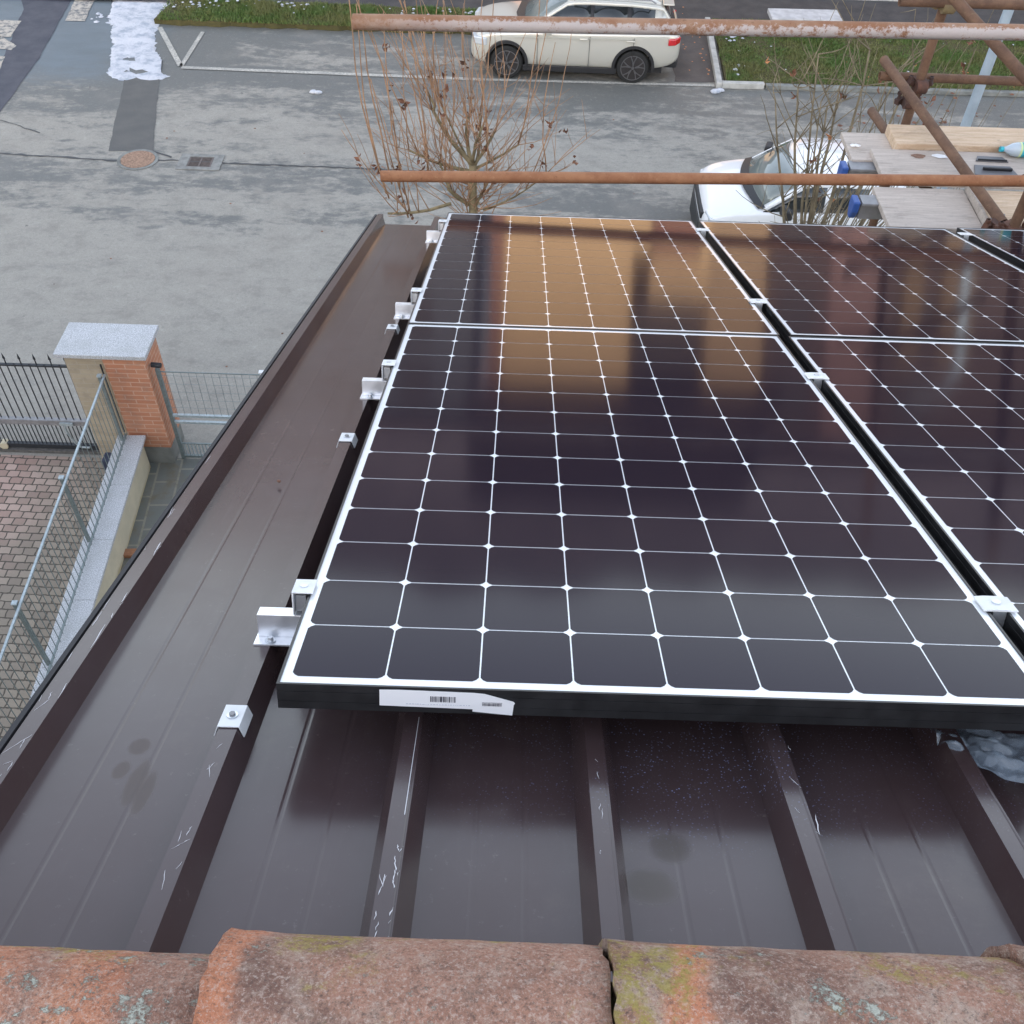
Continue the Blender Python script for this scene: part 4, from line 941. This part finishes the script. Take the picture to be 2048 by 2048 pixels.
# ------------------------------------------------------------------ cars
def loft(stations, rowsfn):
    """stations -> list of half sections (y,z) from bottom centre to top centre; mirrored to a closed ring"""
    V_ = []; n = None
    for st in stations:
        half = rowsfn(st); ring = [(st[0], -y, z) for (y, z) in half] + [(st[0], y, z) for (y, z) in reversed(half[1:-1])]
        n = len(ring); V_ += ring
    F = [(i * n + k, (i + 1) * n + k, (i + 1) * n + (k + 1) % n, i * n + (k + 1) % n) for i in range(len(stations) - 1) for k in range(n)]
    F += [tuple(range(n)), tuple(range((len(stations) - 1) * n, len(stations) * n))[::-1]]
    return V_, F
def apply_mods(o):
    dg = bpy.context.evaluated_depsgraph_get(); me = bpy.data.meshes.new_from_object(o.evaluated_get(dg)); o.modifiers.clear(); o.data = me
def car(loc, rotz, label, P):
    t = thing(P['name'], label, 'car', loc, (0, 0, rotz))
    body = P['body']; wb = P['wheels']; wr = P['wr']; hw = P['hw']
    def sec(st):
        x_, w_, zb, zs, zt = st; W_ = w_ * hw
        return [(0, zb), (W_ * .86, zb), (W_ * .97, zb + .10), (W_, zb + (zs - zb) * .45), (W_ * .985, zb + (zs - zb) * .72), (W_ * .965, zs - .03), (W_ * .93, zs + (zt - zs) * .25), (W_ * .6, zs + (zt - zs) * .85), (0, zt)]
    V_, F = loft(body, sec)
    o = MB().add(V_, F).build('body', P['paint'], t, 'all')
    sb = o.modifiers.new('s', 'SUBSURF'); sb.levels = 2; sb.render_levels = 2; apply_mods(o)
    cut = MB()
    for xw in wb:
        for s_ in (-1, 1): cut.tube([(xw, s_ * (hw - .30), wr + .01), (xw, s_ * (hw + .3), wr + .01)], wr + .065, 36)
    cu = cut.build('cutter', 'car_black'); cu.parent = t
    bpy.context.view_layer.update()
    bo = o.modifiers.new('b', 'BOOLEAN'); bo.object = cu; bo.operation = 'DIFFERENCE'; bo.solver = 'EXACT'; apply_mods(o); bpy.data.objects.remove(cu)
    for p in o.data.polygons: p.use_smooth = True
    o.data.set_sharp_from_angle(angle=R(32))
    MB().box(.35, P['L'] - .35, -hw * .8, hw * .8, .20, .5).build('underbody', 'car_black', t)
    # cladding along the sill and arches
    for s_ in (-1, 1):
        MB().obox((wb[0] + wr, s_ * (hw * .955), .265), (wb[1] - wr, s_ * (hw * .955), .265), .05, .13).build('sill_cladding', 'car_black', t, bevel=.012)
        for xw in wb:
            b = MB(); n = 22; r1, r2 = wr + .055, wr + .115
            ring = []
            for k in range(n + 1):
                a_ = R(-8) + (math.pi + R(16)) * k / n
                for rr_, yy2 in ((r1, hw * .93), (r1, hw * 1.008), (r2, hw * 1.004), (r2, hw * .93)): ring.append((xw + math.cos(a_) * rr_, s_ * yy2, wr + .01 + math.sin(a_) * rr_))
            b.add(ring, [(k * 4 + j, k * 4 + (j + 1) % 4, (k + 1) * 4 + (j + 1) % 4, (k + 1) * 4 + j) for k in range(n) for j in range(4)])
            b.build('arch_trim', 'car_black', t, True)
    # wheels
    for xw in wb:
        for s_ in (-1, 1):
            y_ = s_ * (hw - .115)
            wl = MB().tube([(xw, y_ - s_ * .11, wr), (xw, y_ - s_ * .10, wr), (xw, y_ + s_ * .07, wr), (xw, y_ + s_ * .095, wr), (xw, y_ + s_ * .10, wr)], [wr - .04, wr - .004, wr, wr - .025, wr - .085], 40).build('wheel', 'rubber', t, True)
            MB().tube([(xw, y_ + s_ * .05, wr), (xw, y_ + s_ * .1015, wr)], wr - .095, 32).build('rim_well', 'rim_dark', wl, True)
            sp = MB()
            for k in range(5):
                for dd in (-.19, .19):
                    a_ = 2 * math.pi * k / 5 + .3; r1 = wr * .14; r2 = wr - .10
                    sp.obox((xw + math.cos(a_) * r1, y_ + s_ * .107, wr + math.sin(a_) * r1), (xw + math.cos(a_ + dd * .6) * r2 * .55, y_ + s_ * .110, wr + math.sin(a_ + dd * .6) * r2 * .55), .022, .032, (0, 1, 0))
                    sp.obox((xw + math.cos(a_ + dd * .6) * r2 * .55, y_ + s_ * .110, wr + math.sin(a_ + dd * .6) * r2 * .55), (xw + math.cos(a_ + dd * 1.35) * r2, y_ + s_ * .107, wr + math.sin(a_ + dd * 1.35) * r2), .020, .026, (0, 1, 0))
            n = 32
            for k in range(n):
                a0, a1 = 2 * math.pi * k / n, 2 * math.pi * (k + 1) / n
                sp.add([(xw + math.cos(a_) * q, y_ + s_ * .109, wr + math.sin(a_) * q) for a_ in (a0, a1) for q in (wr - .105, wr - .086)], [(0, 1, 3, 2)])
            sp.build('spokes', P['rimmat'], wl)
            MB().tube([(xw, y_ + s_ * .100, wr), (xw, y_ + s_ * .118, wr)], .035, 16).build('hub', P['rimmat'], wl, True)
    # cabin: list of stations (x, half width at belt, z belt, half width at roof edge, z roof edge, z centre)
    cab = P['cabin']; k3 = len(cab)
    def csec(st): x_, wb_, zb, wr_, zr, zc = st; return [(wb_, zb), (wr_ + .035, zr - .05), (wr_, zr), (wr_ - .07, zr + (zc - zr) * .35), (0, zc)]
    def strip(name, rows_, cols, mat, both=True, off=0.0, parent=t):
        for s_ in ((-1, 1) if both else (1,)):
            b = MB(); vs_ = []
            for i in cols:
                for q in rows_:
                    y_, z_ = csec(cab[i])[q]; vs_.append((cab[i][0], s_ * y_, z_))
            nr = len(rows_)
            b.add(vs_, [(i * nr + j, (i + 1) * nr + j, (i + 1) * nr + j + 1, i * nr + j + 1) for i in range(len(cols) - 1) for j in range(nr - 1)])
            o = b.build(name, mat, parent, 'all')
            sd_ = o.modifiers.new('s', 'SOLIDIFY'); sd_.thickness = .012; sd_.offset = 0
    for (nm, c0, c1, mt) in P['side']: strip(nm, (0, 1), range(c0, c1 + 1), mt)
    strip('roof_rail', (1, 2, 3), range(0, k3), P['paint'])
    def full(name, c0, c1, mat, rows_=(3, 4)):
        b = MB(); vs_ = []; ncol = 9
        for i in range(c0, c1 + 1):
            y3, z3 = csec(cab[i])[3]; zc = cab[i][5]
            for j in range(ncol):
                tt_ = -1 + 2 * j / (ncol - 1); bow = P.get('bow', .12) * (1 - tt_ * tt_) if i < P['ws'] + 1 and name == 'windscreen' else 0
                vs_.append((cab[i][0] - (P.get('bow', .10) * (1 - tt_ * tt_) if i <= P['ws'] else 0), tt_ * y3, z3 + (zc - z3) * (1 - tt_ * tt_)))
        n_ = c1 - c0 + 1
        b.add(vs_, [(i * ncol + j, (i + 1) * ncol + j, (i + 1) * ncol + j + 1, i * ncol + j + 1) for i in range(n_ - 1) for j in range(ncol - 1)])
        o = b.build(name, mat, t, 'all'); sd_ = o.modifiers.new('s', 'SOLIDIFY'); sd_.thickness = .014; sd_.offset = 0
        return o
    full('windscreen', 0, P['ws'], 'windscreen'); full('roof', P['ws'], P['rw'], P['paint']); full('rear_window', P['rw'], k3 - 1, 'car_glass')
    return t
suv = dict(name='parked_car', L=4.65, hw=.935, wr=.36, wheels=(.83, 3.64), paint='champagne', rimmat='rim',
    body=[(0.0, .62, .42, .60, .66), (.05, .80, .30, .78, .84), (.22, .90, .24, .90, .955), (.55, .955, .24, .965, 1.03), (.95, .985, .24, 1.00, 1.075), (1.36, 1.0, .24, 1.03, 1.10), (1.6, 1.0, .24, 1.04, 1.08), (2.4, 1.0, .24, 1.05, 1.08), (3.2, 1.0, .24, 1.07, 1.09), (3.9, 1.0, .25, 1.09, 1.11), (4.3, .97, .30, 1.10, 1.12), (4.52, .91, .36, 1.07, 1.10), (4.63, .82, .44, .98, 1.0), (4.66, .74, .52, .88, .90)],
    cabin=[(1.30, .83, 1.06, .78, 1.075, 1.12), (1.75, .85, 1.055, .70, 1.36, 1.42), (2.12, .86, 1.055, .63, 1.575, 1.625), (2.30, .86, 1.06, .625, 1.60, 1.665), (2.62, .86, 1.065, .62, 1.61, 1.685), (2.70, .86, 1.065, .62, 1.61, 1.69), (3.42, .86, 1.075, .61, 1.60, 1.675), (3.52, .86, 1.08, .605, 1.595, 1.67), (4.02, .84, 1.12, .60, 1.56, 1.63), (4.20, .82, 1.12, .585, 1.53, 1.60), (4.34, .80, 1.12, .62, 1.34, 1.42), (4.52, .76, 1.08, .70, 1.10, 1.14)],
    side=[('front_window', 0, 4, 'car_glass'), ('pillar', 4, 5, 'car_black'), ('rear_door_window', 5, 6, 'car_glass'), ('pillar', 6, 7, 'car_black'), ('quarter_window', 7, 8, 'car_glass'), ('rear_pillar', 8, 11, 'champagne')], ws=2, rw=9)
t = car((-.885, 22.70, G - .012), R(-1.2), 'champagne coloured SUV parked along the far side of the street', suv)
for s_ in (-1, 1):
    MB().prism([(4.36, s_ * .80), (4.60, s_ * .70), (4.64, s_ * .72), (4.52, s_ * .875), (4.36, s_ * .91)], .86, 1.0).build('tail_lamp', 'red_lamp', t, bevel=.02)
    MB().prism([(.03, s_ * .50), (.14, s_ * .58), (.40, s_ * .86), (.34, s_ * .885), (.10, s_ * .80)], .70, .86).build('headlamp', 'headlamp', t, bevel=.02)
    o = MB().box(1.62, 1.80, s_ * .90 - .001 if s_ > 0 else -1.12, 1.12 if s_ > 0 else -.90, 1.07, 1.21).build('mirror', 'champagne', t, bevel=.03)
    for xx in (2.10, 3.12): MB().box(xx + .32, xx + .50, min(s_ * .935, s_ * .965), max(s_ * .935, s_ * .965), .93, .96).build('door_handle', 'champagne', t, bevel=.008)
    for xx in (1.50, 2.64, 3.60): MB().box(xx, xx + .008, min(s_ * .905, s_ * .9355), max(s_ * .905, s_ * .9355), .36, 1.0).build('door_gap', 'car_black', t)
for s_ in (-1, 1):
    MB().obox((1.75, s_ * .90, 1.075), (3.98, s_ * .885, 1.135), .012, .022).build('window_trim', 'chrome', t)
    MB().tube([(2.25, s_ * .63, 1.64), (2.35, s_ * .63, 1.70), (3.9, s_ * .60, 1.69), (4.02, s_ * .60, 1.62)], .016, 8).build('roof_bar', 'steel_grey', t, True)
    MB().obox((.98, s_ * .935, .93), (3.55, s_ * .94, .985), .010, .018).build('body_crease', 'champagne', t)
MB().box(4.3, 4.64, -.72, .72, .30, .50).build('rear_bumper', 'car_black', t, bevel=.05)
MB().box(.02, .2, -.60, .60, .30, .46).build('front_bumper', 'car_black', t, bevel=.05)
MB().box(-.005, .05, -.30, -.04, .58, .76).box(-.005, .05, .04, .30, .58, .76).build('grille', 'car_black', t, bevel=.02)
MB().box(4.18, 4.42, -.58, .58, 1.585, 1.61).build('spoiler', 'champagne', t, bevel=.012)
MB().prism([(1.12, -.80), (1.34, -.82), (1.20, 0), (1.34, .82), (1.12, .80), (1.0, 0)], 1.075, 1.10).build('cowl', 'car_black', t)
wc = dict(name='parked_car', L=3.72, hw=.985, wr=.31, wheels=(.68, 3.02), paint='white_paint', rimmat='rim', bow=.16,
    body=[(0.0, .60, .40, .62, .70), (.04, .80, .28, .80, .88), (.16, .92, .22, .92, 1.0), (.42, .975, .22, 1.01, 1.09), (.80, 1.0, .22, 1.06, 1.14), (1.05, 1.0, .22, 1.08, 1.15), (1.6, 1.0, .22, 1.10, 1.14), (2.4, 1.0, .22, 1.11, 1.14), (3.1, .99, .24, 1.12, 1.15), (3.45, .95, .28, 1.10, 1.13), (3.62, .86, .36, 1.02, 1.05), (3.68, .74, .48, .88, .92)],
    cabin=[(.98, .90, 1.10, .86, 1.115, 1.16), (1.28, .91, 1.11, .83, 1.32, 1.39), (1.62, .92, 1.115, .79, 1.55, 1.60), (1.76, .92, 1.12, .785, 1.575, 1.63), (1.98, .92, 1.12, .785, 1.58, 1.645), (2.06, .92, 1.12, .78, 1.58, 1.645), (2.70, .91, 1.13, .775, 1.57, 1.63), (2.80, .90, 1.13, .77, 1.565, 1.62), (3.30, .88, 1.13, .76, 1.54, 1.59), (3.58, .84, 1.08, .78, 1.12, 1.14)],
    side=[('front_window', 0, 4, 'car_glass'), ('pillar', 4, 5, 'white_paint'), ('rear_door_window', 5, 6, 'car_glass'), ('pillar', 6, 7, 'white_paint'), ('rear_pillar', 7, 9, 'white_paint')], ws=2, rw=8)
t = car((3.50, 15.62, G - .012), R(-.5), 'small white car below the scaffold seen through the bare twigs', wc)
for s_ in (-1, 1):
    m_ = MB().prism([(1.22, s_ * .97), (1.34, s_ * .96), (1.42, s_ * 1.20), (1.30, s_ * 1.22)], 1.10, 1.28).build('mirror', 'car_black', t, bevel=.03)
    MB().prism([(.05, s_ * .55), (.14, s_ * .62), (.38, s_ * .93), (.30, s_ * .955), (.10, s_ * .84)], .72, .88).build('headlamp', 'headlamp', t, bevel=.02)
MB().prism([(-.03, -.5), (.03, -.8), (.22, -.97), (.35, -.99), (.35, .99), (.22, .97), (.03, .8), (-.03, .5)], .22, .62).build('front_bumper', 'car_black', t, bevel=.04)
MB().prism([(-.012, -.55), (.06, -.55), (.06, .55), (-.012, .55)], .70, .82).build('grille', 'car_black', t, bevel=.01)
# dark wiper recess following the curve of the screen
vs = []
for j in range(13):
    tt_ = -1 + 2 * j / 12; xo = .98 - .16 * (1 - tt_ * tt_); zz = 1.13 + .05 * (1 - tt_ * tt_)
    vs += [(xo - .14 + .05 * abs(tt_), tt_ * .86, zz - .03 + .012), (xo + .03, tt_ * .86, zz + .012)]
MB().add(vs, [(2 * j, 2 * j + 1, 2 * j + 3, 2 * j + 2) for j in range(12)]).build('cowl', 'car_black', t, 'all')
MB().obox((.93, -.30, 1.20), (1.28, .62, 1.46), .014, .014).build('wiper', 'car_black', t)

# ------------------------------------------------------------------ trees
def leaf_cluster(b, p, n, r, rr):
    for _ in range(n):
        c_ = Vector(p) + Vector((rr.gauss(0, r), rr.gauss(0, r), rr.gauss(-r * .6, r * 1.2))); s_ = rr.uniform(.022, .042)
        a_ = Vector((rr.uniform(-1, 1), rr.uniform(-1, 1), rr.uniform(-1, 1))).normalized(); e_ = a_.cross(Vector((rr.uniform(-1, 1), .3, .2))).normalized(); q_ = a_.cross(e_)
        b.add([c_ - a_ * s_, c_ - e_ * s_ * .6 + q_ * s_ * .3, c_ + a_ * s_, c_ + e_ * s_ * .6 + q_ * s_ * .3], [(0, 1, 2), (0, 2, 3)])
def bend(p, q, rr, amp, n=5, sag=0.0):
    p = Vector(p); q = Vector(q); o = Vector((rr.uniform(-1, 1), rr.uniform(-1, 1), rr.uniform(-.4, .4))) * amp; out = []
    for i in range(n + 1):
        t_ = i / n; out.append(p.lerp(q, t_) + o * math.sin(math.pi * t_) + Vector((rr.uniform(-1, 1), rr.uniform(-1, 1), 0)) * amp * .12 + Vector((0, 0, -sag * math.sin(math.pi * t_))))
    return out
rr = random.Random(21)
t = thing('pollarded_tree', 'bare pollarded tree with long upright brown shoots and a few dead leaves', 'tree', (-.15, 8.0, G))
node = Vector((0, 0, 5.47)); TY = 0
tr = MB()
tr.tube([(.02, -.05, 0), (.02, 0, 1.5), (0, .02, 3.5), (.0, 0, 4.9), (0, 0, 5.47)], [.10, .075, .052, .042, .035], 14)
tr.build('trunk', 'bark', t, 'all')
limbs = MB(); shoots = MB(); leaves = MB(); hot = MB()
# main limbs: end offsets from the tree axis (x, y, z above ground)
L_ = [((0, 0, 5.47), (-.36, .10, 5.93), .030, .018), ((0, 0, 5.47), (-.05, .15, 5.86), .028, .016), ((0, 0, 5.45), (.20, .05, 5.78), .024, .014), ((0, 0, 5.50), (.10, -.2, 5.95), .022, .012),
      ((0, 0, 5.40), (-.58, -.05, 5.62), .024, .013), ((0, 0, 5.42), (.42, .12, 5.62), .020, .010), ((0, 0, 5.38), (.05, .40, 5.75), .022, .012), ((-.02, 0, 5.05), (-.22, -.12, 5.28), .028, .022),
      ((-.22, -.12, 5.28), (-.30, -.14, 5.55), .02, .012), ((-.2, -.1, 5.12), (-.80, -.2, 5.05), .022, .014), ((.02, 0, 5.0), (.18, -.15, 5.45), .018, .010), ((-.36, .10, 5.93), (-.42, .12, 6.12), .018, .010),
      ((.1, 0, 5.0), (.70, .10, 5.35), .014, .007), ((0, 0, 5.42), (-.30, .35, 5.85), .018, .010)]
ends = []
for a_, b_, ra, rb in L_:
    pts = bend(a_, b_, rr, .035, 6, .03); limbs.tube(pts, [.78 * (ra + (rb - ra) * i / 6) for i in range(7)], 9); ends.append((pts, rb))
for pts, rb in ends:
    for k in range(rr.randint(3, 4)):
        i = rr.randint(2, 6); p = pts[i]; h = rr.uniform(.35, 1.75); out = Vector((p.x, p.y, 0)) * rr.uniform(.2, .8)
        q = p + out + Vector((rr.uniform(-.18, .18), rr.uniform(-.18, .18), h)); sp_ = bend(p, q, rr, .085, 7, .0)
        rs = rr.uniform(.0045, .0075); shoots.tube(sp_, [rs * (1 - .6 * j / 7) for j in range(8)], 5)
        for _ in range(rr.randint(0, 2)):
            j = rr.randint(1, 5); p2 = sp_[j]; q2 = p2 + Vector((rr.uniform(-.25, .25), rr.uniform(-.2, .2), rr.uniform(.15, .5))); shoots.tube(bend(p2, q2, rr, .02, 4), [.003, .0028, .0025, .002, .0016], 4)
        if rr.random() < .4: leaf_cluster(leaves, sp_[rr.randint(0, 4)], rr.randint(2, 6), .022, rr)
        if rr.random() < .035: leaf_cluster(hot, sp_[rr.randint(1, 6)], 2, .015, rr)
for _ in range(72):       # fine crown twigs
    pts, rb = ends[rr.randrange(len(ends))]; p = pts[rr.randint(2, 6)]; d_ = Vector((p.x, p.y, 0)); d_ = d_.normalized() if d_.length > .01 else Vector((1, 0, 0))
    q = p + d_ * rr.uniform(.1, .5) + Vector((rr.uniform(-.2, .2), rr.uniform(-.2, .2), rr.uniform(.1, .75))); sp_ = bend(p, q, rr, .05, 5)
    shoots.tube(sp_, [.0045, .004, .0035, .003, .0022, .0016], 4)
    for _k in range(2):
        j = rr.randint(1, 4); p2 = sp_[j]; shoots.tube(bend(p2, p2 + Vector((rr.uniform(-.2, .2), rr.uniform(-.15, .15), rr.uniform(.1, .4))), rr, .02, 3), [.0028, .0024, .002, .0013], 4)
    if rr.random() < .2: leaf_cluster(leaves, q, rr.randint(2, 6), .022, rr)
for _ in range(60):       # thin side twigs low in the crown
    p = Vector((rr.uniform(-.6, .7), rr.uniform(-.3, .3), rr.uniform(4.9, 5.5))); a_ = Vector((p.x * .2, p.y * .2, p.z - .15)); q = a_ + Vector((rr.uniform(-.9, 1.0), rr.uniform(-.3, .3), rr.uniform(.0, .75)))
    shoots.tube(bend(a_, q, rr, .06, 6), [.005, .0045, .004, .0035, .003, .0022, .0016], 4)
for (x_, z_, h_) in ((-1.0, 5.2, 1.9), (-1.02, 5.25, 2.2), (-.95, 5.35, 2.0), (-.88, 5.3, 1.6), (-.80, 5.05, 1.9), (-.82, 5.0, 1.4), (-.62, 5.5, 1.9), (-.60, 5.45, 1.4)):
    p = Vector((x_ + .2, -.1, z_ - .05)); q = Vector((x_ + rr.uniform(-.1, .08), rr.uniform(-.1, .2), z_ + h_ * .9)); sp_ = bend(p, q, rr, .07, 7); shoots.tube(sp_, [.0085 * (1 - .55 * j / 7) for j in range(8)], 5)
    if rr.random() < .6: leaf_cluster(leaves, sp_[rr.randint(0, 2)], 6, .03, rr)
limbs.build('limbs', 'bark', t, 'all'); shoots.build('shoots', 'shoot', t, 'all'); leaves.build('dead_leaves', 'dead_leaf', t); hot.build('orange_leaves', 'orange_leaf', t)
rr = random.Random(44)
t = thing('bare_tree', 'bare grey-brown multi-stemmed tree in front of the white car', 'tree', (3.1, 8.0, G))
tr = MB(); tr.tube([(0, 0, 0), (.02, 0, 1.5), (.05, 0, 3.6), (.08, 0, 4.3)], [.12, .10, .085, .07], 12); tr.build('trunk', 'bark2', t, 'all')
st = MB(); tw = MB(); leaves = MB(); hot = MB()
for k in range(9):
    a0 = Vector((.08 + rr.uniform(-.04, .06), rr.uniform(-.05, .05), 4.15)); tx = (-.55, -.42, -.30, -.20, -.05, .12, .3, .55, -.12)[k]; b0 = Vector((tx + .05, rr.uniform(-.15, .35), rr.uniform(5.9, 6.7)))
    mid = a0.lerp(b0, .4) + Vector((.10 * (1 if tx > 0 else .3) + tx * .12, 0, -.1)); pts = []
    for i in range(11):
        u_ = i / 10; pts.append(a0 * (1 - u_) ** 2 + mid * 2 * u_ * (1 - u_) + b0 * u_ * u_ + Vector((rr.uniform(-.01, .01), 0, 0)))
    r0_ = rr.uniform(.020, .032); st.tube(pts, [r0_ * (1 - .75 * i / 10) for i in range(11)], 8)
    for _ in range(11):
        i = rr.randint(1, 10); p = pts[i]; q = p + Vector((rr.uniform(-.5, .55), rr.uniform(-.3, .3), rr.uniform(.1, .75))); sp_ = bend(p, q, rr, .05, 5); tw.tube(sp_, [.0062, .0055, .0048, .004, .003, .002], 5)
        for _ in range(rr.randint(0, 3)):
            j = rr.randint(1, 5); p2 = sp_[j]; tw.tube(bend(p2, p2 + Vector((rr.uniform(-.25, .25), rr.uniform(-.15, .15), rr.uniform(-.03, .35))), rr, .02, 3), [.0032, .0028, .002, .0013], 4)
        if rr.random() < .10: leaf_cluster(leaves, sp_[-1], 3, .02, rr)
        if rr.random() < .04: leaf_cluster(hot, sp_[-1], 2, .012, rr)
for _ in range(34):
    p = Vector((rr.uniform(.3, 1.6), rr.uniform(.2, .9), rr.uniform(4.7, 5.6))); q = p + Vector((rr.uniform(-.25, .35), rr.uniform(-.1, .2), rr.uniform(.5, 1.3))); a_ = Vector((.1 + p.x * .35, p.y * .3, 4.35)); tw.tube(bend(a_, p, rr, .05, 5) + bend(p, q, rr, .04, 5)[1:], [.007 - .0005 * j for j in range(11)], 4)
    if rr.random() < .25: leaf_cluster(leaves, q, rr.randint(2, 5), .035, rr)
st.build('stems', 'bark2', t, 'all'); tw.build('twigs', 'bark2', t, 'all'); leaves.build('dead_leaves', 'dead_leaf', t); hot.build('orange_leaves', 'orange_leaf', t)

# ------------------------------------------------------------------ houses across the street (seen mirrored in the panels)
def window(parent, x0, x1, z0, z1, y=-.002, mat='shutter'):
    f = MB().box(x0 - .08, x1 + .08, y - .06, y, z0 - .1, z0 - .02).box(x0 - .08, x0, y - .04, y, z0 - .02, z1 + .08).box(x1, x1 + .08, y - .04, y, z0 - .02, z1 + .08).box(x0, x1, y - .04, y, z1, z1 + .08).build('window', 'eave_wood', parent)
    MB().box(x0, x1, y - .02, y, z0 - .019, z1).build('pane', mat, f)
t = thing('ochre_house', 'ochre rendered house with a dark pitched roof, mirrored in the far left panel', 'house', (0, 36, G))
b = MB()
b.box(-.15, 4.5, 0, 9, 0, 8.0).box(4.5, 5.15, .0, 9, 0, 4.4).box(5.15, 7.0, .6, 9, 0, 2.9).box(4.5, 7.3, .0, 9, 2.95, 4.4).box(4.5, 7.3, 1.3, 9, 4.4, 8.0).box(7.0, 7.3, 0, 9, 0, 2.95)
b.build('wall', 'ochre', t)
MB().box(7.302, 9.4, .02, 9, 0, 8.0).build('side_wing', simple('dimmed_ochre_render', (.27, .175, .10), .9, var=.05, scale=1.2), t)  # right section of the ochre wall, its dimmer light put into the colour
MB().box(-.62, -.152, .1, 9, 0, 8.0).build('side_wall', 'terracotta', t)
MB().box(4.51, 7.29, 1.28, 1.299, 4.45, 7.9).build('loggia_back', 'shutter', t)
MB().box(5.16, 6.99, .58, .599, .02, 2.9).build('garage_door', 'terracotta', t)
MB().add([(-1.4, -.9, 7.9), (10.0, -.9, 7.9), (10.0, 4.8, 12.6), (-1.4, 4.8, 12.6), (-1.4, 10, 7.9), (10, 10, 7.9)], [(0, 1, 2, 3), (3, 2, 5, 4), (0, 3, 4), (1, 5, 2), (0, 4, 5, 1)]).build('roof', 'roof_tile_dark', t)
t = thing('brown_apartment_house', 'brown apartment house with pink and ochre piers, colours darkened for weaker light, across the street', 'building', (9.6, 36.3, G))
MB().box(0, 22, 0, 10, 0, 10).build('wall', 'shaded_brown_wall', t)
for x0, x1, mt in ((2.1, 3.8, 'shaded_pink_wall'), (4.8, 5.5, 'shaded_ochre'), (6.2, 7.4, 'shaded_ochre'), (10, 11, 'shaded_pink_wall'), (13, 14.5, 'grey_wall')): MB().box(x0, x1, -.35, -.002, 0, 6.4 if mt == 'shaded_ochre' else 9.6).build('pier', mt, t)
for k in range(5):
    for z in (1.0, 4.2, 7.2): window(t, .4 + k * 4.4, 1.6 + k * 4.4, z, z + 1.5)
MB().box(-.4, 22.4, -.9, 10.6, 10.002, 10.5).build('roof', 'roof_tile_dark', t)
t = thing('grey_apartment_house', 'plain grey apartment block standing left of the ochre house', 'building', (-22, 41, G))
MB().box(0, 20.6, 0, 10, 0, 9.2).build('wall', 'grey_wall', t)
MB().box(-.3, 20.9, -.5, 10.3, 9.202, 9.6).build('roof', 'roof_tile_dark', t)
for k in range(6):
    for z in (1.2, 4.2, 6.9): window(t, 1.2 + k * 3.3, 2.3 + k * 3.3, z, z + 1.5)
# taller house added unseen behind the photographer so its shadow covers the street
t = thing('added_shade_house', 'tall pale house added unseen behind the photographer to shade the street', 'building', (-22, -22, G))
MB().box(0, 48, 0, 11, 0, 12.6).build('wall', 'pale_render', t)
MB().box(-.5, 48.5, -.5, 11.5, 12.602, 13.1).build('roof', 'roof_tile_dark', t)
for k in range(12):
    for z in (1.2, 4.2, 7.2, 10): 
        f = MB().box(1.2 + k * 3.9, 2.4 + k * 3.9, 11.002, 11.05, z, z + 1.5).build('window', 'shutter', t)
